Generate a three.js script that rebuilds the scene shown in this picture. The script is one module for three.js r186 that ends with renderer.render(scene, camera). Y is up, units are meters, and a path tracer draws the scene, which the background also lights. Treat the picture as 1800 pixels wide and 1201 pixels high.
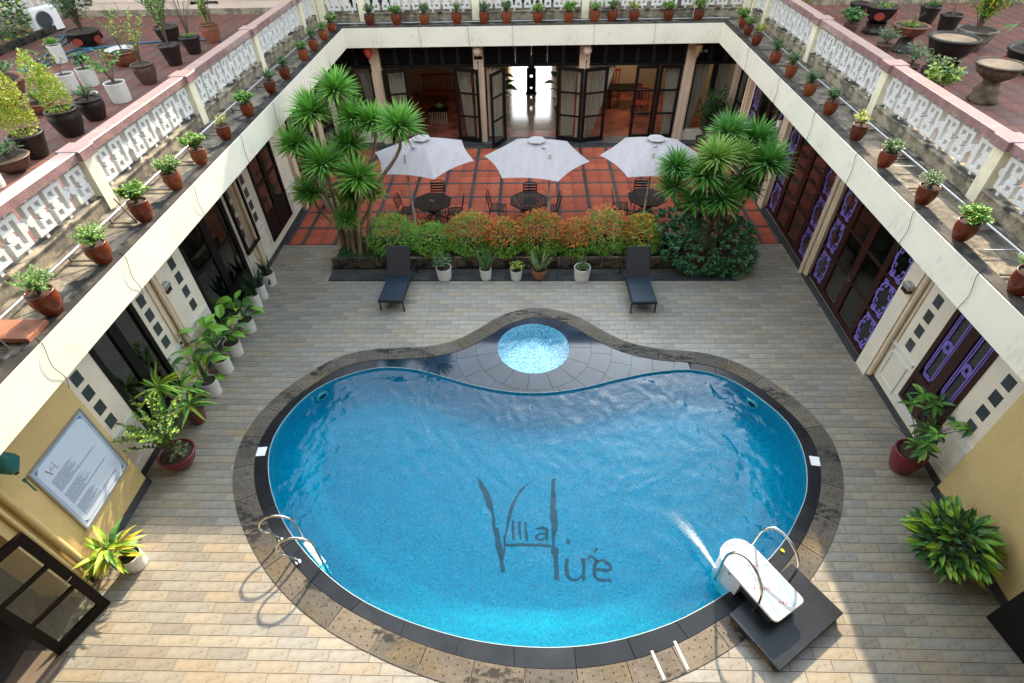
import * as THREE from 'three';
import * as BGU from 'three/addons/utils/BufferGeometryUtils.js';
import { FontLoader } from 'three/addons/loaders/FontLoader.js';
import { TextGeometry } from 'three/addons/geometries/TextGeometry.js';

const scene = new THREE.Scene();
// ---------- camera ----------
const camera = new THREE.PerspectiveCamera(63.86, 1024 / 683, 0.1, 500);
camera.position.set(0, 8.4, 0);
camera.rotation.set(-42.8415 * Math.PI / 180, 2.4192 * Math.PI / 180, -1.4955 * Math.PI / 180, 'YXZ');
camera.updateMatrixWorld(true); camera.updateProjectionMatrix();
scene.add(camera);
const renderer = new THREE.WebGLRenderer({ antialias: true });
renderer.setSize(1024, 683);
renderer.toneMapping = THREE.LinearToneMapping;
renderer.toneMappingExposure = 2.95;
renderer.shadowMap.enabled = true;
// ---------- sun ----------
const SUN = new THREE.Vector3(0.34, 1, -1.48).normalize();
const sun = new THREE.DirectionalLight(new THREE.Color().setRGB(1, 0.82, 0.58), 3.8);
sun.position.copy(SUN).multiplyScalar(80); sun.target.position.set(0, 0, -9); sun.position.add(sun.target.position);
sun.castShadow = true; sun.shadow.radius = 1.5; sun.shadow.mapSize.set(4096, 4096);
Object.assign(sun.shadow.camera, { left: -28, right: 28, top: 28, bottom: -28, near: 1, far: 160 });
scene.add(sun, sun.target);

// ---------- random, noise ----------
let seed = 7;
const rs = (s) => { seed = s; };
const R = () => { seed |= 0; seed = seed + 0x6D2B79F5 | 0; let t = Math.imul(seed ^ seed >>> 15, 1 | seed); t = t + Math.imul(t ^ t >>> 7, 61 | t) ^ t; return ((t ^ t >>> 14) >>> 0) / 4294967296; };
const rr = (a, b) => a + (b - a) * R();
const pick = (a) => a[Math.floor(R() * a.length)];
const hash = (x, y, s) => { let h = Math.imul(x, 374761393) + Math.imul(y, 668265263) + Math.imul(s, 974711) | 0; h = Math.imul(h ^ h >>> 13, 1274126177); return ((h ^ h >>> 16) >>> 0) / 4294967296; };
function vn(x, y, p, s) { // periodic value noise, period p
  const xi = Math.floor(x), yi = Math.floor(y); let fx = x - xi, fy = y - yi;
  fx = fx * fx * (3 - 2 * fx); fy = fy * fy * (3 - 2 * fy);
  const m = (a) => ((a % p) + p) % p;
  const x0 = m(xi), x1 = m(xi + 1), y0 = m(yi), y1 = m(yi + 1);
  return (hash(x0, y0, s) * (1 - fx) + hash(x1, y0, s) * fx) * (1 - fy) + (hash(x0, y1, s) * (1 - fx) + hash(x1, y1, s) * fx) * fy;
}
function fbm(u, v, p, oct, s) { let a = 0, w = 0.5, t = 0; for (let i = 0; i < oct; i++) { a += w * vn(u * p, v * p, p, s + i); t += w; w *= 0.5; p *= 2; } return a / t; }
const ss = (a, b, x) => { x = Math.min(1, Math.max(0, (x - a) / (b - a))); return x * x * (3 - 2 * x); };

// ---------- sky: hazy bright day with thin clouds ----------
{
  const W = 512, H = 256, d = new Float32Array(W * H * 4), v = new THREE.Vector3();
  for (let j = 0; j < H; j++) for (let i = 0; i < W; i++) {
    const el = ((j + 0.5) / H - 0.5) * Math.PI, az = ((i + 0.5) / W - 0.5) * 2 * Math.PI;
    v.set(Math.cos(el) * Math.cos(az), Math.sin(el), Math.cos(el) * Math.sin(az));
    const up = Math.max(0, v.y), h = Math.pow(1 - up, 1.6);
    let r = 0.40 + 1.5 * h, g = 0.58 + 1.33 * h, b = 0.80 + 1.02 * h;
    const cx = v.x / (up + 0.35), cz = v.z / (up + 0.35);
    const c = ss(0.46, 0.74, fbm(cx * 0.12 + 0.5, cz * 0.12 + 0.5, 6, 5, 11)) * 0.8;
    r += (1.35 - r) * c * 0.8; g += (1.35 - g) * c * 0.8; b += (1.34 - b) * c * 0.8;
    const an = Math.acos(Math.min(1, v.dot(SUN)));
    const a = 9 * Math.exp(-an / 0.16) + 0.6 * Math.exp(-an / 0.5);
    r += a * 0.97; g += a * 0.99; b += a;
    const k = 0.88, o = (j * W + i) * 4;
    if (v.y < 0) { r = 0.3; g = 0.29; b = 0.27; }
    d[o] = r * k; d[o + 1] = g * k; d[o + 2] = b * k; d[o + 3] = 1;
  }
  const t = new THREE.DataTexture(d, W, H, THREE.RGBAFormat, THREE.FloatType);
  t.mapping = THREE.EquirectangularReflectionMapping; t.magFilter = t.minFilter = THREE.LinearFilter; t.needsUpdate = true;
  scene.background = t; scene.environment = t;
}

// ---------- textures ----------
function tex(n, m, fn, size, srgb = true) { // size in metres
  const d = new Uint8Array(n * m * 4);
  for (let j = 0; j < m; j++) for (let i = 0; i < n; i++) {
    const c = fn((i + 0.5) / n, (j + 0.5) / m), o = (j * n + i) * 4;
    for (let k = 0; k < 3; k++) d[o + k] = Math.max(0, Math.min(255, 255 * (c.length ? c[k] : c)));
    d[o + 3] = 255;
  }
  const t = new THREE.DataTexture(d, n, m); t.wrapS = t.wrapT = THREE.RepeatWrapping; t.magFilter = THREE.LinearFilter; t.minFilter = THREE.LinearMipmapLinearFilter; t.generateMipmaps = true;
  if (srgb) t.colorSpace = THREE.SRGBColorSpace;
  const s = size.length ? size : [size, size]; t.repeat.set(1 / s[0], 1 / s[1]); t.needsUpdate = true; return t;
}
function canvasTex(w, h, draw) {
  const c = document.createElement('canvas'); c.width = w; c.height = h; draw(c.getContext('2d'), w, h);
  const t = new THREE.CanvasTexture(c); t.colorSpace = THREE.SRGBColorSpace; return t;
}
const mixc = (a, b, t) => [a[0] + (b[0] - a[0]) * t, a[1] + (b[1] - a[1]) * t, a[2] + (b[2] - a[2]) * t];
const T = {};
T.wood = tex(1024, 1024, (u, v) => { // weathered wood-look tile, grain along u
  const w = fbm(u, v, 4, 3, 3) * 0.5, f = fbm(u * 0.25, v * 6 + w, 8, 5, 21), st = vn(u * 16, (v + w * 0.05) * 400, 400, 5);
  let g = 0.86 + 0.16 * (f - 0.5) + 0.07 * (st - 0.5) + 0.10 * (fbm(u, v, 24, 4, 8) - 0.5);
  const kn = ss(0.72, 0.8, fbm(u, v * 2, 24, 3, 31)), cr = ss(0.66, 0.76, fbm(u, v * 7, 10, 5, 51)) * ss(0.5, 0.62, fbm(u, v, 9, 3, 57)) * ss(0.5, 0.6, fbm(u, v, 4, 2, 61));
  let c = mixc([g * 1.02, g, g * 0.96], [g * 0.74, g * 0.66, g * 0.57], kn * 0.7);
  c = mixc(c, [0.5, 0.43, 0.36], cr * 0.6);
  return mixc(c, [g * 1.02, g * 0.92, g * 0.78], ss(0.56, 0.72, fbm(u, v, 7, 3, 77)) * 0.6);
}, 2.4);
T.stain = tex(1024, 1024, (u, v) => { // old rendered concrete, black mould and lichen blotches
  const a = fbm(u, v, 5, 6, 101), b = fbm(u, v, 14, 5, 131), e = fbm(u, v, 60, 3, 151);
  let c = mixc([0.72, 0.69, 0.63], [0.52, 0.5, 0.47], ss(0.35, 0.65, b));
  c = mixc(c, [0.17, 0.17, 0.16], ss(0.5, 0.62, a) * ss(0.38, 0.6, b) * 0.9);
  const k = 0.82 + 0.36 * e; return [c[0] * k, c[1] * k, c[2] * k];
}, 2.2);
T.plaster = tex(512, 512, (u, v) => { const a = 0.93 + 0.12 * (fbm(u, v, 4, 5, 201) - 0.5) + 0.05 * (fbm(u, v, 80, 2, 221) - 0.5); return [a, a, a * (0.985 + 0.02 * fbm(u, v, 6, 2, 240))]; }, 2.5);
T.grime = tex(512, 512, (u, v) => { // painted fascia with thin rain streaks and scuffs
  let a = 0.95 + 0.08 * (fbm(u, v, 5, 4, 261) - 0.5);
  a -= 0.06 * ss(0.45, 0.85, fbm(u * 4, v, 16, 4, 281)) * ss(0.42, 0.62, fbm(u, v, 5, 4, 291)); return [a, a * 0.995, a * 0.975];
}, [3.1, 2.3]);
T.clay = tex(512, 512, (u, v) => { const a = 0.84 + 0.42 * (fbm(u, v, 6, 5, 301) - 0.5) + 0.16 * (fbm(u, v, 90, 2, 321) - 0.5), k = ss(0.52, 0.72, fbm(u, v, 4, 4, 341)); return mixc([a, a * 0.97, a * 0.95], [a * 0.62, a * 0.66, a * 0.68], k * 0.65); }, 1.7);
T.slate = tex(512, 512, (u, v) => { const a = 0.78 + 0.34 * (fbm(u, v, 5, 6, 401) - 0.5) + 0.12 * (fbm(u, v, 70, 2, 421) - 0.5), k = ss(0.56, 0.75, fbm(u, v, 7, 4, 431)); return mixc([a, a, a], [1, 1, 1], k * 0.4); }, 1.9);
T.basalt = tex(1024, 512, (u, v) => { // perforated coping stone, algae-dark patches
  const a = 0.8 + 0.3 * (fbm(u, v, 7, 5, 501) - 0.5) + 0.3 * (fbm(u, v, 120, 2, 511) - 0.5), k = ss(0.54, 0.66, fbm(u, v, 4, 5, 521)) * ss(0.4, 0.6, fbm(u, v, 22, 3, 531)), y = ss(0.55, 0.75, fbm(u, v, 3, 3, 541));
  return mixc(mixc([a, a * 0.97, a * 0.93], [a * 1.08, a * 1.0, a * 0.84], y), [0.22, 0.22, 0.22], k * 0.85);
}, [2.6, 1.3]);
function mosaic(n, pal, s) { // small glass mosaic, n tiles a side, 16 px each
  const px = 12; return tex(n * px, n * px, (u, v) => {
    const i = Math.floor(u * n), j = Math.floor(v * n), fx = u * n - i, fy = v * n - j;
    if (Math.min(fx, fy, 1 - fx, 1 - fy) < 0.06) return [0.16, 0.63, 0.74];
    const h = hash(i, j, s), c = pal[Math.floor(h * pal.length)], b = 0.92 + 0.16 * hash(i, j, s + 1); return [c[0] * b, c[1] * b, c[2] * b];
  }, n * 0.025);
}
T.mosaic = mosaic(84, [[0.20, 0.70, 0.78], [0.24, 0.73, 0.81], [0.16, 0.67, 0.76], [0.34, 0.77, 0.83], [0.08, 0.58, 0.71], [0.20, 0.71, 0.79]], 5);
T.spaMosaic = mosaic(48, [[0.86, 0.94, 0.94], [0.78, 0.92, 0.94], [0.45, 0.78, 0.88], [0.16, 0.55, 0.78], [0.9, 0.95, 0.94], [0.62, 0.86, 0.92]], 9);
T.fabric = tex(512, 512, (u, v) => { const a = 0.95 + 0.05 * (fbm(u, v, 80, 2, 601) - 0.5) - 0.04 * ss(0.3, 0.85, fbm(u * 4, v, 8, 4, 611)); return [a, a * 0.99, a * 0.99]; }, 1.6);
T.granite = tex(512, 512, (u, v) => { const a = 0.78 + 0.5 * (vn(u * 256, v * 256, 256, 701) - 0.5) + 0.2 * (fbm(u, v, 8, 3, 711) - 0.5); return [a, a * 0.97, a * 0.97]; }, 1.2);
T.leaf = tex(128, 128, (u, v) => { const a = 0.85 + 0.3 * (fbm(u, v, 8, 3, 801) - 0.5); return [a, a, a * 0.9]; }, 1);
T.ripple = tex(1024, 1024, (u, v) => { const w = fbm(u, v, 6, 3, 901); return 0.5 + 0.6 * (fbm(u + w * 0.10, v + w * 0.06, 14, 4, 911) - 0.5) + 0.35 * (vn((u + w * 0.15) * 40, (v - w * 0.08) * 26, 520, 921) - 0.5); }, 5.2, false);
T.rough = tex(512, 512, (u, v) => { const a = 0.8 + 0.7 * (fbm(u, v, 6, 5, 951) - 0.5); return [a, a, a]; }, 2.1, false);

// ---------- materials ----------
const mats = {};
function mt(name, c, rough = 0.8, o = {}) {
  const ph = o.transmission || o.clearcoat || o.sheen || o.specularIntensity !== undefined;
  const m = new (ph ? THREE.MeshPhysicalMaterial : THREE.MeshStandardMaterial)({ roughness: rough, side: THREE.DoubleSide, ...o });
  m.color.setRGB(c[0], c[1], c[2]); m.name = name; return mats[name] = m;
}
const mk = (c, map, rough, o) => mt('m', c, rough, { map, ...o });
const M = {
  planks: [[0.38, 0.357, 0.314], [0.356, 0.341, 0.31], [0.4, 0.373, 0.321], [0.308, 0.294, 0.272], [0.38, 0.334, 0.268], [0.348, 0.345, 0.325], [0.364, 0.345, 0.306], [0.328, 0.302, 0.264]].map((c) => mk(c, T.wood, 0.42, { roughnessMap: T.rough })),
  grout: mk([0.10, 0.09, 0.08], T.slate, 0.9), deckBed: mk([0.12, 0.11, 0.09], T.slate, 0.9),
  terra: [[0.55, 0.125, 0.06], [0.50, 0.11, 0.055], [0.58, 0.14, 0.068], [0.46, 0.105, 0.055]].map((c) => mk(c, T.clay, 0.8)),
  terrace: [[0.20, 0.085, 0.065], [0.17, 0.078, 0.062], [0.22, 0.088, 0.066], [0.155, 0.085, 0.07]].map((c) => mk(c, T.clay, 0.85)),
  slate: [[0.085, 0.088, 0.092], [0.105, 0.105, 0.108], [0.07, 0.073, 0.077]].map((c) => mk(c, T.slate, 0.55)),
  rim: [[0.022, 0.025, 0.030], [0.030, 0.033, 0.039], [0.018, 0.021, 0.026]].map((c) => mk(c, T.slate, 0.3, { specularIntensity: 0.6 })),
  shelf: [[0.03, 0.06, 0.095], [0.038, 0.07, 0.112], [0.025, 0.05, 0.084]].map((c) => mk(c, T.slate, 0.05, { ior: 1.38, specularIntensity: 1 })),
  coping: [[0.17, 0.15, 0.125], [0.14, 0.127, 0.108], [0.20, 0.175, 0.14], [0.12, 0.112, 0.1]].map((c) => mk(c, T.basalt, 0.75)),
  hole: mt('hole', [0.02, 0.018, 0.015], 0.9), white: mk([0.78, 0.77, 0.74], T.plaster, 0.6),
  fascia: mk([0.86, 0.83, 0.71], T.grime, 0.65), wallL: mk([0.84, 0.75, 0.61], T.plaster, 0.75), wallY: mk([0.70, 0.52, 0.23], T.plaster, 0.7),
  trim: mk([0.76, 0.75, 0.70], T.plaster, 0.6), pipe: mk([0.80, 0.64, 0.45], T.plaster, 0.5), col: mk([0.80, 0.62, 0.46], T.plaster, 0.7),
  pier: mk([0.86, 0.81, 0.62], T.grime, 0.7), screen: mk([0.72, 0.72, 0.70], T.plaster, 0.7), lowWall: mk([0.62, 0.58, 0.49], T.stain, 0.9), ledge: mk([0.42, 0.39, 0.34], T.stain, 0.9),
  cope: mk([0.46, 0.29, 0.285], T.granite, 0.22, { clearcoat: 1, clearcoatRoughness: 0.06 }), curb: mk([0.11, 0.095, 0.085], T.stain, 0.85), pink: mk([0.74, 0.60, 0.50], T.plaster, 0.8),
  blackPaint: mt('black_paint', [0.006, 0.0055, 0.0055], 0.5, { specularIntensity: 0.5 }), brownPaint: mt('brown_paint', [0.034, 0.010, 0.008], 0.4, { specularIntensity: 0.6 }), darkWood: mt('dark_wood', [0.006, 0.0035, 0.0025], 0.6, { specularIntensity: 0.3 }),
  louvre: mt('louvre', [0.014, 0.015, 0.017], 0.5, { specularIntensity: 0.6 }), fret: mt('fret', [0.20, 0.15, 0.52], 0.5), vent: mk([0.075, 0.10, 0.105], T.slate, 0.35),
  glass: mt('glass', [0.86, 0.89, 0.88], 0.02, { transmission: 1, thickness: 0, ior: 1.5 }),
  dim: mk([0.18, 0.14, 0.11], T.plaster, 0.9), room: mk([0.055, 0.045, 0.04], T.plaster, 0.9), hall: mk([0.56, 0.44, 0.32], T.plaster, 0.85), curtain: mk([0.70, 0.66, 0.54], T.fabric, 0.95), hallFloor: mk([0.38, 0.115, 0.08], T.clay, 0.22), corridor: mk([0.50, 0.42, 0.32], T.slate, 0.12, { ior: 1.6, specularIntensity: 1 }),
  redWood: mt('red_wood', [0.30, 0.035, 0.018], 0.35), steel: mt('steel', [0.72, 0.70, 0.66], 0.16, { metalness: 1 }), iron: mt('iron', [0.014, 0.014, 0.015], 0.45), galv: mt('galv', [0.42, 0.43, 0.44], 0.45, { metalness: 0.7 }),
  rust: mt('rust', [0.09, 0.07, 0.055], 0.8), canopy: mk([0.47, 0.435, 0.435], T.fabric, 0.95), pole: mt('pole', [0.52, 0.48, 0.40], 0.5), sling: mt('sling', [0.03, 0.028, 0.029], 0.8), cushion: mt('cushion', [0.008, 0.022, 0.038], 0.42),
  glaze: [[0.20, 0.042, 0.012], [0.165, 0.033, 0.011], [0.24, 0.062, 0.02], [0.13, 0.027, 0.011]].map((c) => mk(c, T.clay, 0.24)),
  potWhite: mk([0.74, 0.72, 0.66], T.plaster, 0.5), potBlack: mk([0.022, 0.018, 0.016], T.clay, 0.4), potBrown: mk([0.12, 0.07, 0.05], T.clay, 0.5), potRed: mt('pot_red', [0.15, 0.012, 0.022], 0.25), potTerra: mk([0.36, 0.13, 0.07], T.clay, 0.7), potGrey: mk([0.48, 0.47, 0.42], T.stain, 0.8), potStone: mk([0.30, 0.23, 0.17], T.stain, 0.8), brownFront: mk([0.07, 0.05, 0.035], T.plaster, 0.7), motif: mt('motif', [0.24, 0.03, 0.02], 0.5),
  soil: mk([0.06, 0.042, 0.03], T.clay, 1), sand: mk([0.42, 0.31, 0.20], T.clay, 1), bark: mk([0.34, 0.25, 0.16], T.clay, 0.9), twig: mt('twig', [0.13, 0.09, 0.06], 0.9), hose: mt('hose', [0.02, 0.12, 0.19], 0.4), wire: mt('wire', [0.02, 0.02, 0.02], 0.6),
  film: mt('film', [0.85, 0.85, 0.85], 0.25), orange: mt('orange', [0.5, 0.06, 0.02], 0.6), teal: mt('teal', [0.005, 0.12, 0.11], 0.6), gold: mt('gold', [0.36, 0.24, 0.10], 0.7), cream: mt('cream', [0.6, 0.48, 0.38], 0.7), yellow: mt('yellow', [0.7, 0.6, 0.03], 0.6), emblem: mt('emblem', [0.02, 0.10, 0.14], 0.6),
  stone: [[0.21, 0.17, 0.135], [0.25, 0.205, 0.155], [0.18, 0.15, 0.125]].map((c) => mk(c, T.stain, 0.8)), mortar: mk([0.72, 0.62, 0.46], T.stain, 0.9), shade: mk([0.6, 0.55, 0.48], T.plaster, 0.9), bead: mt('bead', [0.5, 0.6, 0.62], 0.5),
  pool: mk([1, 1, 1], T.mosaic, 0.35), spa: mk([1, 1, 1], T.spaMosaic, 0.35), sheet: mt('sheet', [0.85, 0.86, 0.86], 0.4), redPad: mk([0.45, 0.18, 0.10], T.clay, 0.8),
};
const leafMat = (c, o = {}) => mt('leaf', c, 0.62, { vertexColors: true, transmission: 0.35, thickness: 0, ...o });
const LF = { green: leafMat([1, 1, 1]) };
// ---------- geometry helpers ----------
function norm(g) { g = g.index ? g.toNonIndexed() : g; for (const k of Object.keys(g.attributes)) if (!['position', 'normal', 'uv', 'color'].includes(k)) g.deleteAttribute(k); g.morphAttributes = {}; return g; }
function uvm(g, ox = 0, oy = 0, keep) { // uv in metres, projected along each face's main axis
  const p = g.attributes.position, n = p.count, uv = new Float32Array(n * 2), a = new THREE.Vector3(), b = new THREE.Vector3(), c = new THREE.Vector3();
  for (let i = 0; i < n; i += 3) {
    a.fromBufferAttribute(p, i); b.fromBufferAttribute(p, i + 1).sub(a); c.fromBufferAttribute(p, i + 2).sub(a); b.cross(c);
    const x = Math.abs(b.x), y = Math.abs(b.y), z = Math.abs(b.z);
    for (let k = i; k < i + 3; k++) { const X = p.getX(k), Y = p.getY(k), Z = p.getZ(k); uv[2 * k] = (y >= x && y >= z ? X : x >= z ? Z : X) + ox; uv[2 * k + 1] = (y >= x && y >= z ? -Z : Y) + oy; }
  }
  g.setAttribute('uv', new THREE.BufferAttribute(uv, 2)); return g;
}
function merge(list, o = {}) {
  list = [].concat(list).map(norm); const col = list.some((g) => g.attributes.color);
  for (const g of list) { if (!o.keepUV || !g.attributes.uv) uvm(g, o.ox, o.oy); if (!g.attributes.normal) g.computeVertexNormals(); if (!col) g.deleteAttribute('color'); }
  return list.length === 1 ? list[0] : BGU.mergeGeometries(list);
}
const names = {};
const numbered = (n) => { const k = names[n] = (names[n] ?? -1) + 1; return k ? `${n}_${String(k).padStart(3, '0')}` : n; };
function obj(name, geos, m, parent = scene, o) {
  const g = geos.isBufferGeometry && geos.userData.done ? geos : merge(geos, o); g.userData.done = 1;
  const x = new THREE.Mesh(g, m); x.name = parent === scene ? numbered(name) : name; x.castShadow = x.receiveShadow = true; parent.add(x); return x;
}
function tag(o, label, category, group, kind) { o.userData = { ...(label && { label }), ...(category && { category }), ...(group && { group }), ...(kind && { kind }) }; return o; }
function thing(name, label, category, [x, y, z] = [0, 0, 0], turn = 0, group, kind) { const g = new THREE.Group(); g.name = numbered(name); g.position.set(x, y, z); g.rotation.y = turn; scene.add(g); return tag(g, label, category, group, kind); }
const part = (name, parent) => { const g = new THREE.Group(); g.name = name; parent.add(g); return g; };
const mv = (g, x, y, z) => g.translate(x, y, z);
function bx(x0, x1, y0, y1, z0, z1) { const g = new THREE.BoxGeometry(Math.abs(x1 - x0), Math.abs(y1 - y0), Math.abs(z1 - z0)); return g.translate((x0 + x1) / 2, (y0 + y1) / 2, (z0 + z1) / 2); }
function cbx(x0, x1, y0, y1, z0, z1, c = 0.006) { // box with its top edges chamfered
  [x0, x1] = [Math.min(x0, x1), Math.max(x0, x1)];[z0, z1] = [Math.min(z0, z1), Math.max(z0, z1)];
  return prism([[x0, z0], [x1, z0], [x1, z1], [x0, z1]], y0, y1, c);
}
function tris(P, idx) { const a = new Float32Array(idx.length * 3); idx.forEach((k, i) => { a[3 * i] = P[k][0]; a[3 * i + 1] = P[k][1]; a[3 * i + 2] = P[k][2]; }); const g = new THREE.BufferGeometry(); g.setAttribute('position', new THREE.BufferAttribute(a, 3)); g.computeVertexNormals(); return g; }
const area2 = (p) => { let a = 0; for (let i = 0; i < p.length; i++) { const q = p[(i + 1) % p.length]; a += p[i][0] * q[1] - q[0] * p[i][1]; } return a / 2; };
function inset(poly, d) { // polygon in xz moved inwards by d (towards its inside)
  const n = poly.length, s = Math.sign(area2(poly)), out = [];
  for (let i = 0; i < n; i++) {
    const a = poly[(i + n - 1) % n], b = poly[i], c = poly[(i + 1) % n];
    let e1 = [b[0] - a[0], b[1] - a[1]], e2 = [c[0] - b[0], c[1] - b[1]]; const l1 = Math.hypot(...e1) || 1, l2 = Math.hypot(...e2) || 1;
    const n1 = [-e1[1] / l1 * s, e1[0] / l1 * s], n2 = [-e2[1] / l2 * s, e2[0] / l2 * s]; let m = [n1[0] + n2[0], n1[1] + n2[1]]; const k = Math.max(0.35, (m[0] * m[0] + m[1] * m[1]) / 2);
    out.push([b[0] + m[0] * d / k, b[1] + m[1] * d / k]);
  }
  return out;
}
function prism(poly, y0, y1, c = 0) { // polygon [x,z] from y0 up to y1, top edge chamfered by c, no underside
  if (area2(poly) < 0) poly = poly.slice().reverse();
  const n = poly.length, P = [], idx = [], t = c ? inset(poly, c) : poly;
  for (const q of poly) P.push([q[0], y0, q[1]]);
  for (const q of poly) P.push([q[0], y1 - c, q[1]]);
  for (const q of t) P.push([q[0], y1, q[1]]);
  for (let r = 0; r < (c ? 2 : 1); r++) for (let i = 0; i < n; i++) { const j = (i + 1) % n, a = r * n + i, b = r * n + j; idx.push(a, a + n, b, b, a + n, b + n); }
  const f = THREE.ShapeUtils.triangulateShape(t.map((q) => new THREE.Vector2(q[0], q[1])), []);
  for (const [a, b, d] of f) idx.push(2 * n + a, 2 * n + d, 2 * n + b);
  return tris(P, idx);
}
const V3 = (p) => new THREE.Vector3(...p);
function tube(pts, r, seg = 24, rad = 8, closed = false) { return new THREE.TubeGeometry(new THREE.CatmullRomCurve3(pts.map(V3), closed, 'centripetal'), seg, r, rad, closed); }
function taper(pts, r0, r1, seg = 14, rad = 7) { // tube whose radius runs from r0 to r1
  const c = new THREE.CatmullRomCurve3(pts.map(V3)), g = new THREE.TubeGeometry(c, seg, 1, rad), p = g.attributes.position, v = new THREE.Vector3(), q = new THREE.Vector3();
  for (let i = 0; i <= seg; i++) { c.getPointAt(i / seg, q); const r = r0 + (r1 - r0) * i / seg; for (let j = 0; j <= rad; j++) { const k = i * (rad + 1) + j; v.fromBufferAttribute(p, k).sub(q).multiplyScalar(r * (1 + 0.08 * Math.sin(i * 2.3 + j))).add(q); p.setXYZ(k, v.x, v.y, v.z); } }
  return g;
}
const rod = (a, b, r, n = 6) => { const A = V3(a), B = V3(b), L = A.distanceTo(B), g = new THREE.CylinderGeometry(r, r, L, n); g.applyQuaternion(new THREE.Quaternion().setFromUnitVectors(new THREE.Vector3(0, 1, 0), B.clone().sub(A).normalize())); return g.translate((A.x + B.x) / 2, (A.y + B.y) / 2, (A.z + B.z) / 2); };
const lathe = (pts, n = 24) => new THREE.LatheGeometry(pts.map((p) => new THREE.Vector2(p[0], p[1])), n);
const cyl = (x, y, z, r, h, n = 12) => new THREE.CylinderGeometry(r, r, h, n).translate(x, y + h / 2, z);
const ext = (shape, d, bev = 0) => new THREE.ExtrudeGeometry(shape, { depth: d, bevelEnabled: bev > 0, bevelSize: bev, bevelThickness: bev, bevelSegments: 1, curveSegments: 6, steps: 1 });
const shp = (p) => { const s = new THREE.Shape(); p.forEach((q, i) => i ? s.lineTo(q[0], q[1]) : s.moveTo(q[0], q[1])); s.closePath(); return s; };
const inPoly = (x, z, P) => { let c = false; for (let i = 0, j = P.length - 1; i < P.length; j = i++) { const a = P[i], b = P[j]; if ((a[1] > z) !== (b[1] > z) && x < (b[0] - a[0]) * (z - a[1]) / (b[1] - a[1]) + a[0]) c = !c; } return c; };
const _v = new THREE.Vector3();
const seen = (x, y, z) => { _v.set(x, y, z).project(camera); return Math.abs(_v.x) < 1.05 && Math.abs(_v.y) < 1.05 && _v.z < 1; };
// a field of pieces: the 300 that show largest are meshes of their own, the rest one joined part
function field(parent, name, items, limit = 300) { // items: {x,y,z,geo,mat,poly?}
  for (const i of items) i.k = (seen(i.x, i.y, i.z) ? 0 : 1000) + Math.hypot(i.x, i.y - 8.4, i.z);
  items.sort((a, b) => a.k - b.k);
  items.slice(0, limit).forEach((i) => { const m = obj(name, i.geo, i.mat, parent); m.position.set(i.x, i.y, i.z); });
  const by = new Map(); for (const i of items.slice(limit)) { if (!by.has(i.mat)) by.set(i.mat, []); by.get(i.mat).push(i.geo.clone().translate(i.x, i.y, i.z)); }
  for (const [m, l] of by) tag(obj(name, l, m, parent, { keepUV: true }), 0, 0, 0, 'stuff');
}
// ---------- leaves ----------
// a leaf along +z from the origin, length 1: w = half width profile, fold = V angle, droop
function leafGeo(L, W, { seg = 3, fold = 0.25, droop = 0.25, tip = 1, base = 0.15, wave = 0 } = {}) {
  const P = [], idx = [];
  for (let i = 0; i <= seg; i++) {
    const t = i / seg, w = W / 2 * (base * (1 - t) + Math.sin(Math.PI * Math.pow(t, 0.8) * (tip < 1 ? 0.94 : 1)) ** 0.8) * (i === seg ? 0.02 : 1), y = -droop * L * t * t, z = L * t * (1 - 0.25 * droop * t);
    P.push([-w, y + fold * w + wave * w * Math.sin(t * 9), z], [0, y, z], [w, y + fold * w - wave * w * Math.sin(t * 9), z]);
  }
  for (let i = 0; i < seg; i++) for (let s = 0; s < 2; s++) { const a = i * 3 + s; idx.push(a, a + 3, a + 1, a + 1, a + 3, a + 4); }
  return tris(P, idx);
}
class Leaves { // collects leaves of one plant into one geometry with a colour per leaf
  constructor() { this.p = []; this.n = []; this.c = []; }
  add(g, pos, dir, roll, s, col) {
    const z = V3(dir).normalize(), up = Math.abs(z.y) > 0.95 ? new THREE.Vector3(1, 0, 0) : new THREE.Vector3(0, 1, 0);
    const x = up.cross(z).normalize(), y = z.clone().cross(x), m = new THREE.Matrix4().makeBasis(x, y, z).multiply(new THREE.Matrix4().makeRotationZ(roll)).scale(new THREE.Vector3(s, s, s)).setPosition(...pos);
    const a = g.attributes.position, b = g.attributes.normal, v = new THREE.Vector3(), k = m.elements;
    for (let i = 0; i < a.count; i++) { v.fromBufferAttribute(a, i).applyMatrix4(m); this.p.push(v.x, v.y, v.z); v.fromBufferAttribute(b, i).transformDirection(m); this.n.push(v.x, v.y, v.z); this.c.push(...col); }
  }
  geo() { const g = new THREE.BufferGeometry(); g.setAttribute('position', new THREE.Float32BufferAttribute(this.p, 3)); g.setAttribute('normal', new THREE.Float32BufferAttribute(this.n, 3)); g.setAttribute('color', new THREE.Float32BufferAttribute(this.c, 3)); return g; }
}
const jit = (c, k = 0.25) => { const a = 1 + rr(-k, k), b = rr(-k, k) * 0.35; return [c[0] * a * (1 + b), c[1] * a, c[2] * a * (1 - b)]; };
const sph = () => { const y = rr(-1, 1), a = rr(0, 6.2832), r = Math.sqrt(1 - y * y); return [r * Math.cos(a), y, r * Math.sin(a)]; };
const add3 = (a, b, k = 1) => [a[0] + b[0] * k, a[1] + b[1] * k, a[2] + b[2] * k];
const ORD = ['nearest', 'second', 'third', 'fourth', 'fifth', 'sixth', 'seventh', 'eighth', 'ninth', 'tenth', 'eleventh', 'twelfth', 'thirteenth'];
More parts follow.
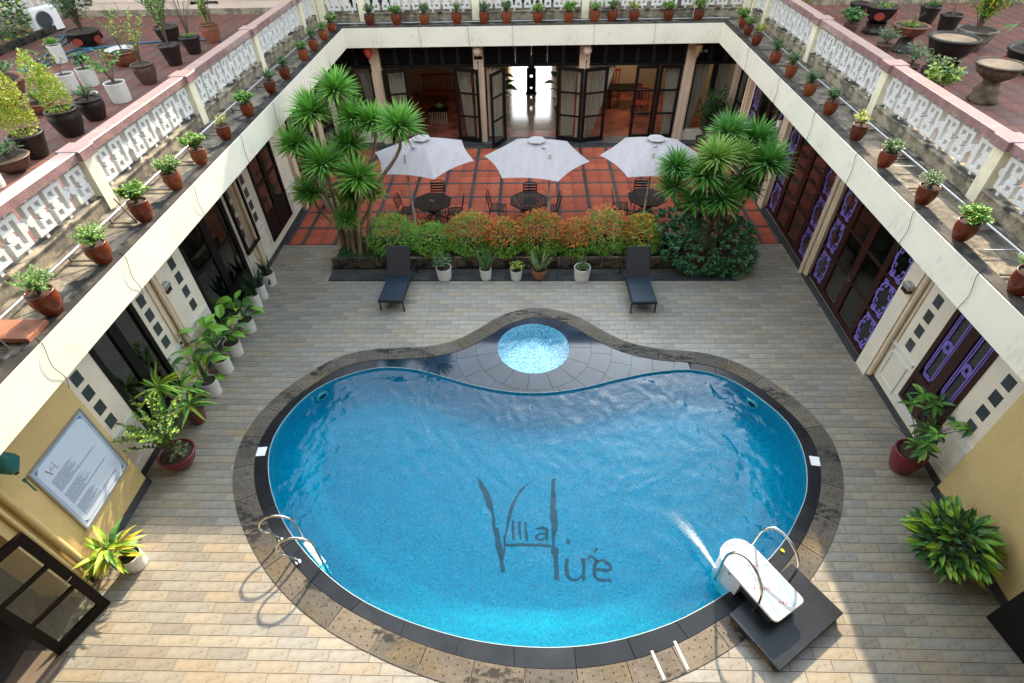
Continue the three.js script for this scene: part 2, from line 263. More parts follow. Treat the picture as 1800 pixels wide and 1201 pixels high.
// ================= POOL =================
const smoothClosed = (pts, n) => new THREE.CatmullRomCurve3(pts.map((p) => new THREE.Vector3(p[0], 0, p[1])), true, 'centripetal').getSpacedPoints(n).slice(0, n).map((v) => [v.x, v.z]);
const C0 = smoothClosed([[0.14, -10.24], [-0.4, -10.09], [-0.78, -9.85], [-1.21, -9.44], [-1.66, -9.09], [-2.21, -8.89], [-2.8, -8.83], [-3.5, -8.78], [-4.15, -8.55], [-4.72, -8.03], [-5.16, -7.42], [-5.42, -6.75], [-5.47, -6.1], [-5.33, -5.46], [-5.02, -4.83], [-4.58, -4.24], [-4.08, -3.71], [-3.53, -3.27], [-2.93, -2.91], [-2.27, -2.62], [-1.62, -2.39], [-0.95, -2.22], [-0.2, -2.11], [0.6, -2.1], [1.3, -2.19], [1.89, -2.34], [2.44, -2.56], [2.98, -2.84], [3.7, -3.27], [4.28, -3.74], [4.72, -4.2], [5.13, -4.75], [5.44, -5.34], [5.61, -5.92], [5.64, -6.42], [5.54, -6.9], [5.3, -7.42], [4.93, -7.95], [4.46, -8.39], [3.96, -8.65], [3.37, -8.77], [2.84, -8.83], [2.2, -9.05], [1.72, -9.4], [1.31, -9.78], [0.87, -10.08]], 400);
const C1 = inset(C0, 0.365), CM = inset(C0, 0.18);
const C2 = smoothClosed([[-3.13, -8.22], [-3.57, -8.12], [-3.92, -7.96], [-4.22, -7.77], [-4.55, -7.42], [-4.77, -6.95], [-4.88, -6.46], [-4.87, -6.06], [-4.74, -5.62], [-4.54, -5.2], [-4.3, -4.83], [-3.96, -4.42], [-3.5, -3.99], [-3.02, -3.63], [-2.5, -3.33], [-1.93, -3.1], [-1.36, -2.93], [-0.81, -2.81], [-0.22, -2.74], [0.39, -2.73], [1, -2.79], [1.57, -2.92], [2.16, -3.12], [2.8, -3.43], [3.5, -3.86], [4.1, -4.37], [4.53, -4.89], [4.78, -5.27], [4.95, -5.73], [5.03, -6.16], [5.03, -6.48], [4.93, -6.9], [4.66, -7.36], [4.33, -7.77], [3.94, -8.05], [3.42, -8.19], [2.67, -8.12], [1.85, -7.9], [1.15, -7.67], [0.4, -7.52], [-0.35, -7.53], [-1.14, -7.71], [-1.86, -7.97], [-2.41, -8.15]], 300);
const SPA = [0.1, -8.86], SR = 0.8, WY = -0.045, DEEP = -1.05;
const spaP = Array.from({ length: 64 }, (_, i) => [SPA[0] + SR * Math.cos(i / 64 * 6.28319), SPA[1] + SR * Math.sin(i / 64 * 6.28319)]);

const pool = thing('swimming_pool', 'pear shaped blue mosaic swimming pool with black rim and pale perforated coping', 'swimming pool', [0, 0, 0], 0, 0, 'structure');
{ // coping stones: quads between C0 and C1
  rs(41); let i = 0; const n = 400, holes = [];
  while (i < n) {
    const len = Math.min(n - i, i > 385 ? n - i : Math.round(rr(9.4, 10.4))), a = [], b = [];
    for (let k = 0; k <= len; k++) { a.push(C0[(i + k) % n]); b.push(C1[(i + k) % n]); }
    const poly = inset([...a, ...b.reverse()], 0.004), mid = a[len >> 1], x = mid[0], z = mid[1];
    const white = Math.abs(x - 1.7) < 0.0;
    const m = obj('coping_stone', merge([prism(poly, -0.03, 0.012, 0.004)], { ox: R() * 3, oy: R() * 3 }), pick(M.coping), pool);
    b.reverse();
    for (let k = 1; k < len; k += 2) for (const t of (k % 4 === 1 ? [0.22, 0.55, 0.85] : [0.38, 0.7])) {
      const p = [a[k][0] + (b[k][0] - a[k][0]) * t, a[k][1] + (b[k][1] - a[k][1]) * t];
      holes.push(new THREE.CylinderGeometry(0.0125, 0.0125, 0.002, 7).translate(p[0], 0.0135, p[1]));
    }
    i += len;
  }
  tag(obj('drain_holes', holes, M.hole, pool), 0, 0, 0, 'stuff');
  for (const [x, z, w] of [[1.78, -2.53, 0.05], [2.12, -2.66, 0.05]]) { const g = bx(-0.018, 0.018, 0, 0.003, -0.19, 0.18); g.rotateY(0.32); obj('joint_strip', mv(g, x, 0.0125, z), M.white, pool); }
  // black rim: quads between C1 and C2 away from the shelf, sectors round the spa on the shelf
  const nearest = (p, C) => { let b = 0, d = 9; C.forEach((q, k) => { const e = Math.hypot(q[0] - p[0], q[1] - p[1]); if (e < d) { d = e; b = k; } }); return b; };
  const wedge = (p) => p[1] < -7.62 && p[0] > -3.3 && p[0] < 3.45;
  const start = C1.findIndex((p, k) => p[0] < -3.3 && p[1] < -8), idx = []; for (let k = 0; k < n; k++) if (!wedge(C1[(start + k) % n])) idx.push((start + k) % n); else if (idx.length) break;
  for (let k = 0; k < idx.length - 1; k += 12) {
    const seg = idx.slice(k, Math.min(k + 13, idx.length)); if (seg.length < 2) break;
    const outer = seg.map((q) => C1[q]); const c2 = outer.map((p) => { const j = nearest(p, C2), q = C2[j]; return q; });
    obj('rim_tile', merge([prism(inset([...outer, ...c2.reverse()], 0.003), -0.06, 0.002, 0.003)], { ox: R() * 3, oy: R() * 3 }), pick(M.rim), pool);
  }
  // shelf outline: C1 along the top, C2 along the bottom
  const top = []; for (let k = 0; k < n; k++) { const p = C1[k]; if (wedge(p)) top.push(p); } top.sort((a, b) => a[0] - b[0]);
  const bot = C2.filter((p) => p[0] > -3.3 && p[0] < 3.45 && p[1] < -7.4).sort((a, b) => b[0] - a[0]);
  const shelf = [...top, ...bot];
  const clip = (subj, cl) => { let out = subj; const s = Math.sign(area2(cl)); for (let e = 0; e < cl.length; e++) { const a = cl[e], b = cl[(e + 1) % cl.length], inn = (p) => s * ((b[0] - a[0]) * (p[1] - a[1]) - (b[1] - a[1]) * (p[0] - a[0])) >= 0, src = out; out = []; for (let i = 0; i < src.length; i++) { const p = src[i], q = src[(i + 1) % src.length], ip = inn(p), iq = inn(q); if (ip) out.push(p); if (ip !== iq) { const d1 = (b[0] - a[0]) * (p[1] - a[1]) - (b[1] - a[1]) * (p[0] - a[0]), d2 = (b[0] - a[0]) * (q[1] - a[1]) - (b[1] - a[1]) * (q[0] - a[0]), t = d1 / (d1 - d2); out.push([p[0] + (q[0] - p[0]) * t, p[1] + (q[1] - p[1]) * t]); } } if (!out.length) break; } return out; };
  const bands = [SR, 1.28, 1.72, 2.16, 2.6, 3.05, 3.6];
  for (let r = 0; r < bands.length - 1; r++) {
    const N = r === 0 ? 15 : r === 1 ? 18 : 24, off = r * 0.13;
    for (let k = 0; k < N; k++) {
      const geos = [], sub = 4;
      for (let h = 0; h < sub; h++) {
        const g = 0.0035, a0 = off + (k + h / sub) / N * 6.28319 + (h === 0 ? g / bands[r] : 0), a1 = off + (k + (h + 1) / sub) / N * 6.28319 - (h === sub - 1 ? g / bands[r] : 0), P = (a, q) => [SPA[0] + q * Math.cos(a), SPA[1] + q * Math.sin(a)];
        const piece = clip(shelf, [P(a0, bands[r] + 0.003), P(a0, bands[r + 1] - 0.003), P(a1, bands[r + 1] - 0.003), P(a1, bands[r] + 0.003)]).filter((p, i2, A) => { const q = A[(i2 + 1) % A.length]; return Math.hypot(p[0] - q[0], p[1] - q[1]) > 0.002; });
        if (piece.length > 2 && Math.abs(area2(piece)) > 0.001) geos.push(prism(piece, -0.06, 0.001));
      }
      if (geos.length) obj('shelf_tile', merge(geos, { ox: R() * 3, oy: R() * 3 }), pick(M.shelf), pool);
    }
  }
  const bed = shp(CM.map((p) => [p[0], -p[1]])); for (const P of [C2, spaP]) bed.holes.push(new THREE.Path(P.map((p) => new THREE.Vector2(p[0], -p[1])))); obj('rim_bed', new THREE.ShapeGeometry(bed).rotateX(-Math.PI / 2).translate(0, -0.014, 0), M.grout, pool);
}
function basin(P, y0, y1, m, wallName, floorName) { // walls down to y1 and a floor
  const pos = [], nrm = [], idx = [], n = P.length; let L = 0; const uv = [];
  for (let i = 0; i <= n; i++) { const p = P[i % n], q = P[(i + 1) % n]; for (const [y, f] of [[y0, 1], [y1, 1]]) { pos.push([p[0], y, p[1]]); uv.push(L, y); } L += Math.hypot(p[0] - q[0], p[1] - q[1]); }
  for (let i = 0; i < n; i++) { const a = 2 * i; idx.push(a, a + 1, a + 2, a + 2, a + 1, a + 3); }
  const g = tris(pos, idx), u = new Float32Array(idx.length * 2); idx.forEach((k, i) => { u[2 * i] = uv[2 * k]; u[2 * i + 1] = uv[2 * k + 1]; }); g.setAttribute('uv', new THREE.BufferAttribute(u, 2));
  obj(wallName, g, m, pool, { keepUV: true }); obj(floorName, prism(P, y1 - 0.05, y1), m, pool);
}
{ // walls that curve into the floor
  const prof = [[0, -0.005], [0.01, -0.3], [0.05, -0.55], [0.14, -0.76], [0.3, -0.92], [0.52, -1.01], [0.8, DEEP]], rings = prof.map(([d, y]) => inset(C2, d).map((p) => [p[0], y, p[1]])), P = rings.flat(), n = 300, idx = [], uvs = []; let L = [0]; for (let i = 0; i < n; i++) L.push(L[i] + Math.hypot(C2[i][0] - C2[(i + 1) % n][0], C2[i][1] - C2[(i + 1) % n][1]));
  const S = [0]; for (let k = 1; k < prof.length; k++) S.push(S[k - 1] + Math.hypot(prof[k][0] - prof[k - 1][0], prof[k][1] - prof[k - 1][1]));
  for (let k = 0; k < prof.length - 1; k++) for (let i = 0; i < n; i++) { const j = (i + 1) % n, a = k * n + i, b = k * n + j, c = a + n, d = b + n; idx.push(a, c, b, b, c, d); const q = (ii, kk) => uvs.push(L[ii], -S[kk]); q(i, k); q(i, k + 1); q(i + 1, k); q(i + 1, k); q(i, k + 1); q(i + 1, k + 1); }
  const g = BGU.toCreasedNormals(tris(P, idx), 0.6); g.setAttribute('uv', new THREE.Float32BufferAttribute(uvs, 2)); obj('pool_wall', g, M.pool, pool, { keepUV: true });
  obj('pool_floor', prism(rings[prof.length - 1].map((p) => [p[0], p[2]]), DEEP - 0.05, DEEP), M.pool, pool);
} basin(spaP, -0.002, -0.42, M.spa, 'spa_wall', 'spa_floor');
{ // thin pale line of grout at the water's edge
  const e = []; for (let i = 0; i < 300; i += 3) { const a = C2[i], b = C2[(i + 3) % 300]; e.push(rod([a[0], 0.001, a[1]], [b[0], 0.001, b[1]], 0.005, 5)); } obj('edge_bead', e, M.bead, pool);
  // lamps in the wall, depth plates on the rim
  for (const [x, z, a] of [[-4.36, -7.6, 0.83], [4.56, -7.45, -0.92]]) {
    const g = new THREE.TorusGeometry(0.115, 0.035, 8, 24), d = new THREE.CylinderGeometry(0.1, 0.1, 0.04, 20).rotateX(Math.PI / 2);
    const w = part('pool_lamp', pool); w.position.set(x, -0.36, z); w.rotation.y = a; obj('lamp_ring', g, M.white, w); obj('lamp_lens', d, M.vent, w);
  }
  for (const [x, z, a] of [[-5.0, -6.0, 0.1], [5.16, -5.9, -0.15]]) { const g = bx(-0.085, 0.085, 0.002, 0.008, -0.1, 0.1).rotateY(a); obj('depth_plate', mv(g, x, 0, z), M.sheet, pool); }
}
{ // emblem on the floor: drawn strokes, read from the photograph's pixels laid on the floor
  const S = (q) => { const v = new THREE.Vector3(q[0] / 900 - 1, 1 - q[1] / 600.5, 0.5).unproject(camera).sub(camera.position).normalize(), t = (WY - camera.position.y) / v.y, k = 1 / 1.33, y = Math.sqrt(1 - k * k * (1 - v.y * v.y)), u = (WY - DEEP - 0.006) / y * k; return [v.x * t + v.x * u, v.z * t + v.z * u]; };
  const strokes = [[[836, 838], [848, 846], [860, 868], [872, 905], [879, 945], [884, 975], [886, 1006], [881, 1006], [874, 965], [864, 915], [852, 876]], [[936, 844], [930, 850], [914, 866], [903, 890], [894, 922], [889, 950], [885, 985], [882, 985], [885, 945], [891, 912], [900, 884], [912, 862]], [[969, 842], [976, 842], [978, 880], [979, 930], [981, 985], [983, 1020], [974, 1020], [972, 960], [968, 900]], [[887, 954], [972, 957], [972, 963], [887, 959]],
    [[899, 914], [904, 914], [905, 949], [900, 949]], [[910, 916], [915, 916], [916, 949], [911, 949]], [[922, 918], [927, 918], [928, 949], [923, 949]], [[994, 947], [1001, 949], [1000, 956], [993, 955]]];
  const g = strokes.map((s) => prism(s.map(S), DEEP, DEEP + 0.006));
  const font = await new FontLoader().loadAsync('fonts/droid/droid_sans_regular.typeface.json');
  const word = (t, at, size, sq) => { const a = S(at), q = new TextGeometry(t, { font, size, depth: 0.006, curveSegments: 4 }); q.rotateX(-Math.PI / 2); q.scale(sq, 1, 1); q.rotateY(-0.02); return q.translate(a[0], DEEP, a[1]); };
  g.push(word('a', [936, 950], 0.36, 1.25), word('ue', [987, 1020], 0.5, 1.15), prism([[1031, 985], [1041, 975], [1052, 985], [1048, 988], [1041, 981], [1035, 988]].map(S), DEEP, DEEP + 0.006), prism([[1044, 971], [1050, 962], [1054, 964], [1047, 973]].map(S), DEEP, DEEP + 0.006));
  obj('floor_emblem', g, M.emblem, pool);
}
const shapeGeo = (P, y) => new THREE.ShapeGeometry(shp(P.map((p) => [p[0], -p[1]]))).rotateX(-Math.PI / 2).translate(0, y, 0);
const waterMat = mt('water', [1, 1, 1], 0.01, { transmission: 1, thickness: 1.2, ior: 1.33, specularIntensity: 0.55, bumpMap: T.ripple, bumpScale: 0.026, attenuationDistance: 1 }); waterMat.attenuationColor = new THREE.Color().setRGB(0.05, 0.84, 0.93);
const spaWater = mt('spa_water', [0.86, 0.97, 0.99], 0.01, { transmission: 1, thickness: 0, ior: 1.33, bumpMap: T.ripple, bumpScale: 0.006 });
tag(obj('pool_water', (() => { const o = inset(C2, -0.015).map((p) => [p[0], p[1]]), g = prism(o, DEEP - 0.3, WY), b = shapeGeo(o, DEEP - 0.3), i = norm(b).attributes.position; for (let k = 0; k < i.count; k += 3) { const v = [i.getX(k + 1), i.getY(k + 1), i.getZ(k + 1)]; i.setXYZ(k + 1, i.getX(k + 2), i.getY(k + 2), i.getZ(k + 2)); i.setXYZ(k + 2, ...v); } const bb = new THREE.BufferGeometry(); bb.setAttribute('position', i); bb.computeVertexNormals(); return BGU.mergeVertices(merge([g, bb])); })(), waterMat), 'clear turquoise water filling the large pool', 'water', 0, 'structure');
tag(obj('spa_water', shapeGeo(spaP, WY), spaWater), 'clear shallow water in the round spa basin', 'water', 0, 'structure');

// ================= GROUND, DECK, PATIO =================
{
  const s = shp([[-220, 220], [220, 220], [220, -220], [-220, -220]]); s.holes.push(new THREE.Path(CM.map((p) => new THREE.Vector2(p[0], -p[1]))));
  tag(obj('ground', new THREE.ShapeGeometry(s).rotateX(-Math.PI / 2).translate(0, -0.03, 0), M.deckBed), 'dark bed of mortar under the paved courtyard', 'ground', 0, 'structure');
  const d = thing('pool_deck', 'wood grained plank paving laid round the pool', 'paving', [0, 0, 0], 0, 0, 'structure');
  rs(97); const pw = 0.155, pl = 0.578, gap = 0.0024, items = [], vars = Array.from({ length: 40 }, () => merge([cbx(-pl / 2 + gap, pl / 2 - gap, -0.02, 0, -pw / 2 + gap, pw / 2 - gap, 0.002)], { ox: R() * 5, oy: R() * 5 }));
  for (let r = 0, z = -13.03 + pw / 2; z < 0.2; r++, z += pw) {
    const blocks = [[-99, z > -5.3 ? -6.78 : -6.96], [z > -5.3 ? 6.9 : 7.06, 99]];
    if (z > -13.02 && z < -11.86) blocks.push([-5.24, 5.5]); if (z > -11.72 && z < -11.36) blocks.push([-5.2, 5.26]);
    const cr = []; for (let k = 0; k < 400; k++) { const a = CM[k], b = CM[(k + 1) % 400]; if ((a[1] > z) !== (b[1] > z)) cr.push(a[0] + (b[0] - a[0]) * (z - a[1]) / (b[1] - a[1])); } cr.sort((a, b) => a - b);
    for (let k = 0; k + 1 < cr.length; k += 2) blocks.push([cr[k], cr[k + 1]]);
    for (let x = -7.6 + (r % 3) * pl / 3 + rr(-0.03, 0.03); x < 7.6; x += pl) {
      let parts = [[x, x + pl]];
      for (const [a, b] of blocks) parts = parts.flatMap(([p, q]) => (b <= p || a >= q ? [[p, q]] : [[p, a], [b, q]].filter(([e, f]) => f - e > 0.02)));
      for (const [p, q] of parts) { const full = q - p > pl - 1e-6, w = (q - p) / 2; items.push({ x: (p + q) / 2, y: rr(-0.0008, 0.0008), z, mat: pick(M.planks), geo: full ? pick(vars) : merge([cbx(-w + gap, w - gap, -0.02, 0, -pw / 2 + gap, pw / 2 - gap, 0.002)], { ox: R() * 5, oy: R() * 5 }) }); }
    }
  }
  field(d, 'plank', items);
  const st = thing('slate_strip', 'dark slate strip in the paving before the planter', 'paving', [0, 0, 0], 0, 0, 'structure');
  for (let x = -5.2; x < 5.2; x += 0.655) obj('tile', merge([cbx(x + 0.003, x + 0.652, -0.02, 0.001, -11.69, -11.38, 0.003)], { ox: R() * 3 }), pick(M.slate), st);
  const p = thing('patio', 'terracotta tile patio with dark slate bands under the parasols', 'paving', [0, 0, 0], 0, 0, 'structure');
  const it = [], s0 = 0.915, bw = 0.1, t = (s0 - bw) / 2, tv = Array.from({ length: 6 }, () => merge([cbx(-t / 2 + 0.002, t / 2 - 0.002, -0.02, 0, -t / 2 + 0.002, t / 2 - 0.002, 0.002)], { ox: R() * 3, oy: R() * 3 })), bt = [];
  for (let i = -8; i <= 7; i++) for (let j = 0; j < 8; j++) {
    const x = i * s0 + bw / 2, z = -13.06 - j * s0; if (x < -7.4 || x > 6.9 || z < -20.1) continue;
    for (const u of [0, 1]) for (const v of [0, 1]) { const X = x + t / 2 + u * t, Z = z - t / 2 - v * t; const e0 = Math.max(X - t / 2, -6.78), e1 = Math.min(X + t / 2, 6.86); if (e1 - e0 > 0.05 && Z > -19.6 && !(Z > -13.1)) it.push({ x: X, y: 0, z: Z, mat: pick(M.terra), geo: e1 - e0 > t - 0.001 ? pick(tv) : merge([cbx(e0 - X + 0.002, e1 - X - 0.002, -0.02, 0, -t / 2 + 0.002, t / 2 - 0.002, 0.002)]) }); }
  }
  field(p, 'tile', it);
  for (let i = -7; i <= 7; i++) for (let z = -13.06; z > -19.6; z -= s0) obj('slate_band', cbx(i * s0 - bw / 2 + 0.002, i * s0 + bw / 2 - 0.002, -0.02, 0.0005, z - s0 + 0.002, z - 0.002, 0.002), M.slate[(i + 9) % 3], p);
  const cb = []; for (let j = 1; j < 8; j++) for (let i = -8; i <= 7; i++) { const z = -13.06 - j * s0 + bw; cb.push(cbx(i * s0 + bw / 2 + 0.002, (i + 1) * s0 - bw / 2 - 0.002, -0.02, 0.0005, z - bw + 0.004, z - 0.004, 0.002)); }
  obj('slate_cross_band', cb, M.slate[1], p);
  obj('edge_slab', [cbx(-6.95, -6.78, -0.02, 0.002, -19.7, -13.06), cbx(6.86, 7.05, -0.02, 0.002, -19.7, -13.06), cbx(-6.78, 6.86, -0.02, 0.0025, -20.0, -19.62)], M.slate[0], p);
}
// ================= WINGS =================
const LX = -6.95, RX = 7.05, TOP = 3.95, ZR = -20.0;
const wing = { L: thing('courtyard_wing', 'cream left wing of the house with black doors and small square vents', 'building'), R: thing('courtyard_wing', 'cream right wing of the house with brown doors and purple fretwork glazing', 'building'), B: thing('courtyard_wing', 'rear wing of the house with open black glazed doors and louvred transoms', 'building') };
const fr = { // u along the wall, y up, n out of the wall
  L: (u0, u1, y0, y1, n0, n1) => bx(LX + n0, LX + n1, y0, y1, u0, u1), R: (u0, u1, y0, y1, n0, n1) => bx(RX - n0, RX - n1, y0, y1, u0, u1), B: (u0, u1, y0, y1, n0, n1) => bx(u0, u1, y0, y1, ZR + n0, ZR + n1)
};
function wallWith(side, u0, u1, holes, y1, m, n0 = -0.2, n1 = 0, name = 'wall') {
  const g = []; let u = u0; holes.sort((a, b) => a[0] - b[0]);
  for (const [a, b, c, d] of holes) { if (a > u) g.push(fr[side](u, a, 0, y1, n0, n1)); if (c > 0) g.push(fr[side](a, b, 0, c, n0, n1)); if (d < y1) g.push(fr[side](a, b, d, y1, n0, n1)); u = b; }
  if (u < u1) g.push(fr[side](u, u1, 0, y1, n0, n1)); return obj(name, g, m, wing[side]);
}
// a glazed leaf in wall coordinates: frame, rails, panes
function leafDoor(side, parent, u0, u1, y0, y1, n, rows, { st = 0.085, bot = 0.12, panel = 0, m = M.blackPaint, cols = 1 } = {}) {
  const F = fr[side], fg = [F(u0, u0 + st, y0, y1, n - 0.03, n + 0.03), F(u1 - st, u1, y0, y1, n - 0.03, n + 0.03), F(u0 + st, u1 - st, y1 - st, y1, n - 0.03, n + 0.03), F(u0 + st, u1 - st, y0, y0 + bot, n - 0.03, n + 0.03)];
  const a = y0 + bot + panel, h = (y1 - st - a) / rows; if (panel) obj('lower_panel', F(u0 + st, u1 - st, y0 + bot, a - 0.05, n - 0.012, n + 0.012), m, parent), fg.push(F(u0 + st, u1 - st, a - 0.05, a, n - 0.028, n + 0.028));
  for (let k = 1; k < rows; k++) fg.push(F(u0 + st, u1 - st, a + k * h - 0.025, a + k * h + 0.025, n - 0.027, n + 0.027));
  obj('door_frame', fg, m, parent);
  for (let k = 0; k < rows; k++) obj('pane', F(u0 + st, u1 - st, a + k * h + (k ? 0.025 : 0), a + (k + 1) * h - (k < rows - 1 ? 0.025 : 0), n - 0.002, n + 0.002), M.glass, parent);
}
const vents = (side, u, ys, n = 0.006) => ys.forEach((y) => obj('vent_tile', fr[side](u - 0.095, u + 0.095, y - 0.11, y + 0.11, -0.004, n), M.vent, wing[side]));
function moulding(side, u0, u1, y0, y1) { const F = fr[side], t = 0.045; obj('moulding', [F(u0, u1, y1 - t, y1, 0, 0.025), F(u0, u1, y0, y0 + t, 0, 0.025), F(u0, u0 + t, y0 + t, y1 - t, 0, 0.024), F(u1 - t, u1, y0 + t, y1 - t, 0, 0.024)], M.trim, wing[side]); }
const band = (side, u0, u1, y) => obj('dado_rail', fr[side](u0, u1, y, y + 0.06, 0, 0.035), M.trim, wing[side]);
{ // ---- left wing
  const W = wing.L, F = fr.L;
  wallWith('L', -20, -5.3, [[-7.3, -6.05, 0.42, 2.8], [-11.05, -9.05, 0.12, 2.8], [-14.15, -12.62, 0.36, 2.8], [-17.2, -15.3, 0.12, 2.8], [-19.3, -18.1, 0.12, 2.8]], 3.5, M.wallL);
  obj('yellow_bay', [bx(-7.4, -6.77, 0, 3.5, -5.3, -3.3), bx(-7.4, -6.77, 2.5, 3.5, -3.3, 0.6), bx(-7.4, -6.77, 0, 3.5, -1.5, 0.6)], M.wallY, W);
  obj('base_tile', [F(-7.9, -5.3, 0, 0.14, 0, 0.02), F(-9.05, -7.9, 0, 0.14, 0, 0.02), F(-20, -11.05, 0, 0.14, 0, 0.02), bx(-6.77, -6.745, 0, 0.16, -5.32, -3.3), bx(-6.95, -6.745, 0, 0.159, -5.325, -5.3)], M.slate[0], W);
  const w1 = part('window', W); obj('window_frame', [F(-7.3, -7.2, 0.42, 2.8, -0.06, 0.02), F(-6.15, -6.05, 0.42, 2.8, -0.06, 0.02), F(-7.2, -6.15, 2.7, 2.8, -0.06, 0.02), F(-7.2, -6.15, 0.42, 0.52, -0.06, 0.02), F(-6.78, -6.58, 0.52, 2.7, -0.06, 0.015)], M.blackPaint, w1);
  obj('pane', F(-7.2, -6.78, 0.52, 2.7, -0.03, -0.026), M.glass, w1); obj('pane', F(-6.58, -6.15, 0.52, 2.7, -0.03, -0.026), M.glass, w1); obj('sill', F(-7.36, -5.99, 0.36, 0.42, 0, 0.06), M.trim, W);
  const d2 = part('door', W); leafDoor('L', d2, -10.05, -9.05, 0.12, 2.8, -0.02, 2, { st: 0.11, panel: 0.45 }); leafDoor('L', d2, -11.05, -10.05, 0.12, 2.8, -0.02, 2, { st: 0.13, panel: 0.45 });
  const sw = part('swung_shutter', W); leafDoor('L', sw, -11.78, -11.02, 1.0, 2.72, 0.13, 1, { st: 0.075, bot: 0.075 });
  const d3 = part('door', W); leafDoor('L', d3, -13.385, -12.62, 0.36, 2.8, 0.0, 2, { st: 0.1, panel: 0.62 }); leafDoor('L', d3, -14.15, -13.385, 0.36, 2.8, 0.0, 2, { st: 0.1, panel: 0.62 });
  const d4 = part('door', W); leafDoor('L', d4, -16.25, -15.3, 0.12, 2.8, 0, 3); leafDoor('L', d4, -17.2, -16.25, 0.12, 2.8, 0, 3);
  const d5 = part('door', W); leafDoor('L', d5, -19.3, -18.1, 0.12, 2.8, 0, 3);
  vents('L', -5.62, [2.38, 2.05, 1.7, 1.36]); vents('L', -7.52, [2.38, 2.05, 1.72, 1.39]); vents('L', -8.67, [2.39, 2.06, 1.72, 1.38]); vents('L', -11.35, [2.4, 2.06, 1.72, 1.38]); vents('L', -12.19, [2.39, 2.05, 1.71, 1.38]);
  moulding('L', -8.95, -8.15, 0.3, 0.95); moulding('L', -7.8, -7.4, 0.3, 0.95); moulding('L', -5.95, -5.4, 0.3, 0.95); moulding('L', -11.6, -11.15, 0.3, 0.9); moulding('L', -12.5, -11.95, 0.3, 0.95); moulding('L', -14.9, -14.3, 0.3, 0.95);
  for (const [a, b] of [[-9, -8.1], [-7.85, -7.35], [-6, -5.35], [-12.56, -11.9], [-14.95, -14.2]]) band('L', a, b, 1.06);
  for (const u of [-7.92, -11.66]) { obj('pilaster', F(u - 0.1, u + 0.16, 0, 3.5, 0, 0.035), M.pipe, W); obj('drain_pipe', [cyl(LX + 0.09, 0.05, u, 0.045, 3.45), cyl(LX + 0.08, 0.05, u - 0.1, 0.03, 3.45)], M.pipe, W); }
  obj('drain_pipe', [cyl(-6.70, 0.05, -3.62, 0.055, 3.45), cyl(-6.72, 0.05, -3.47, 0.03, 3.45)], M.wallY, W);
  for (const [a, b] of [[-15.2, -14.95], [-17.9, -17.5]]) obj('pilaster', F(a, b, 0, 3.5, 0, 0.12), M.col, W);
}
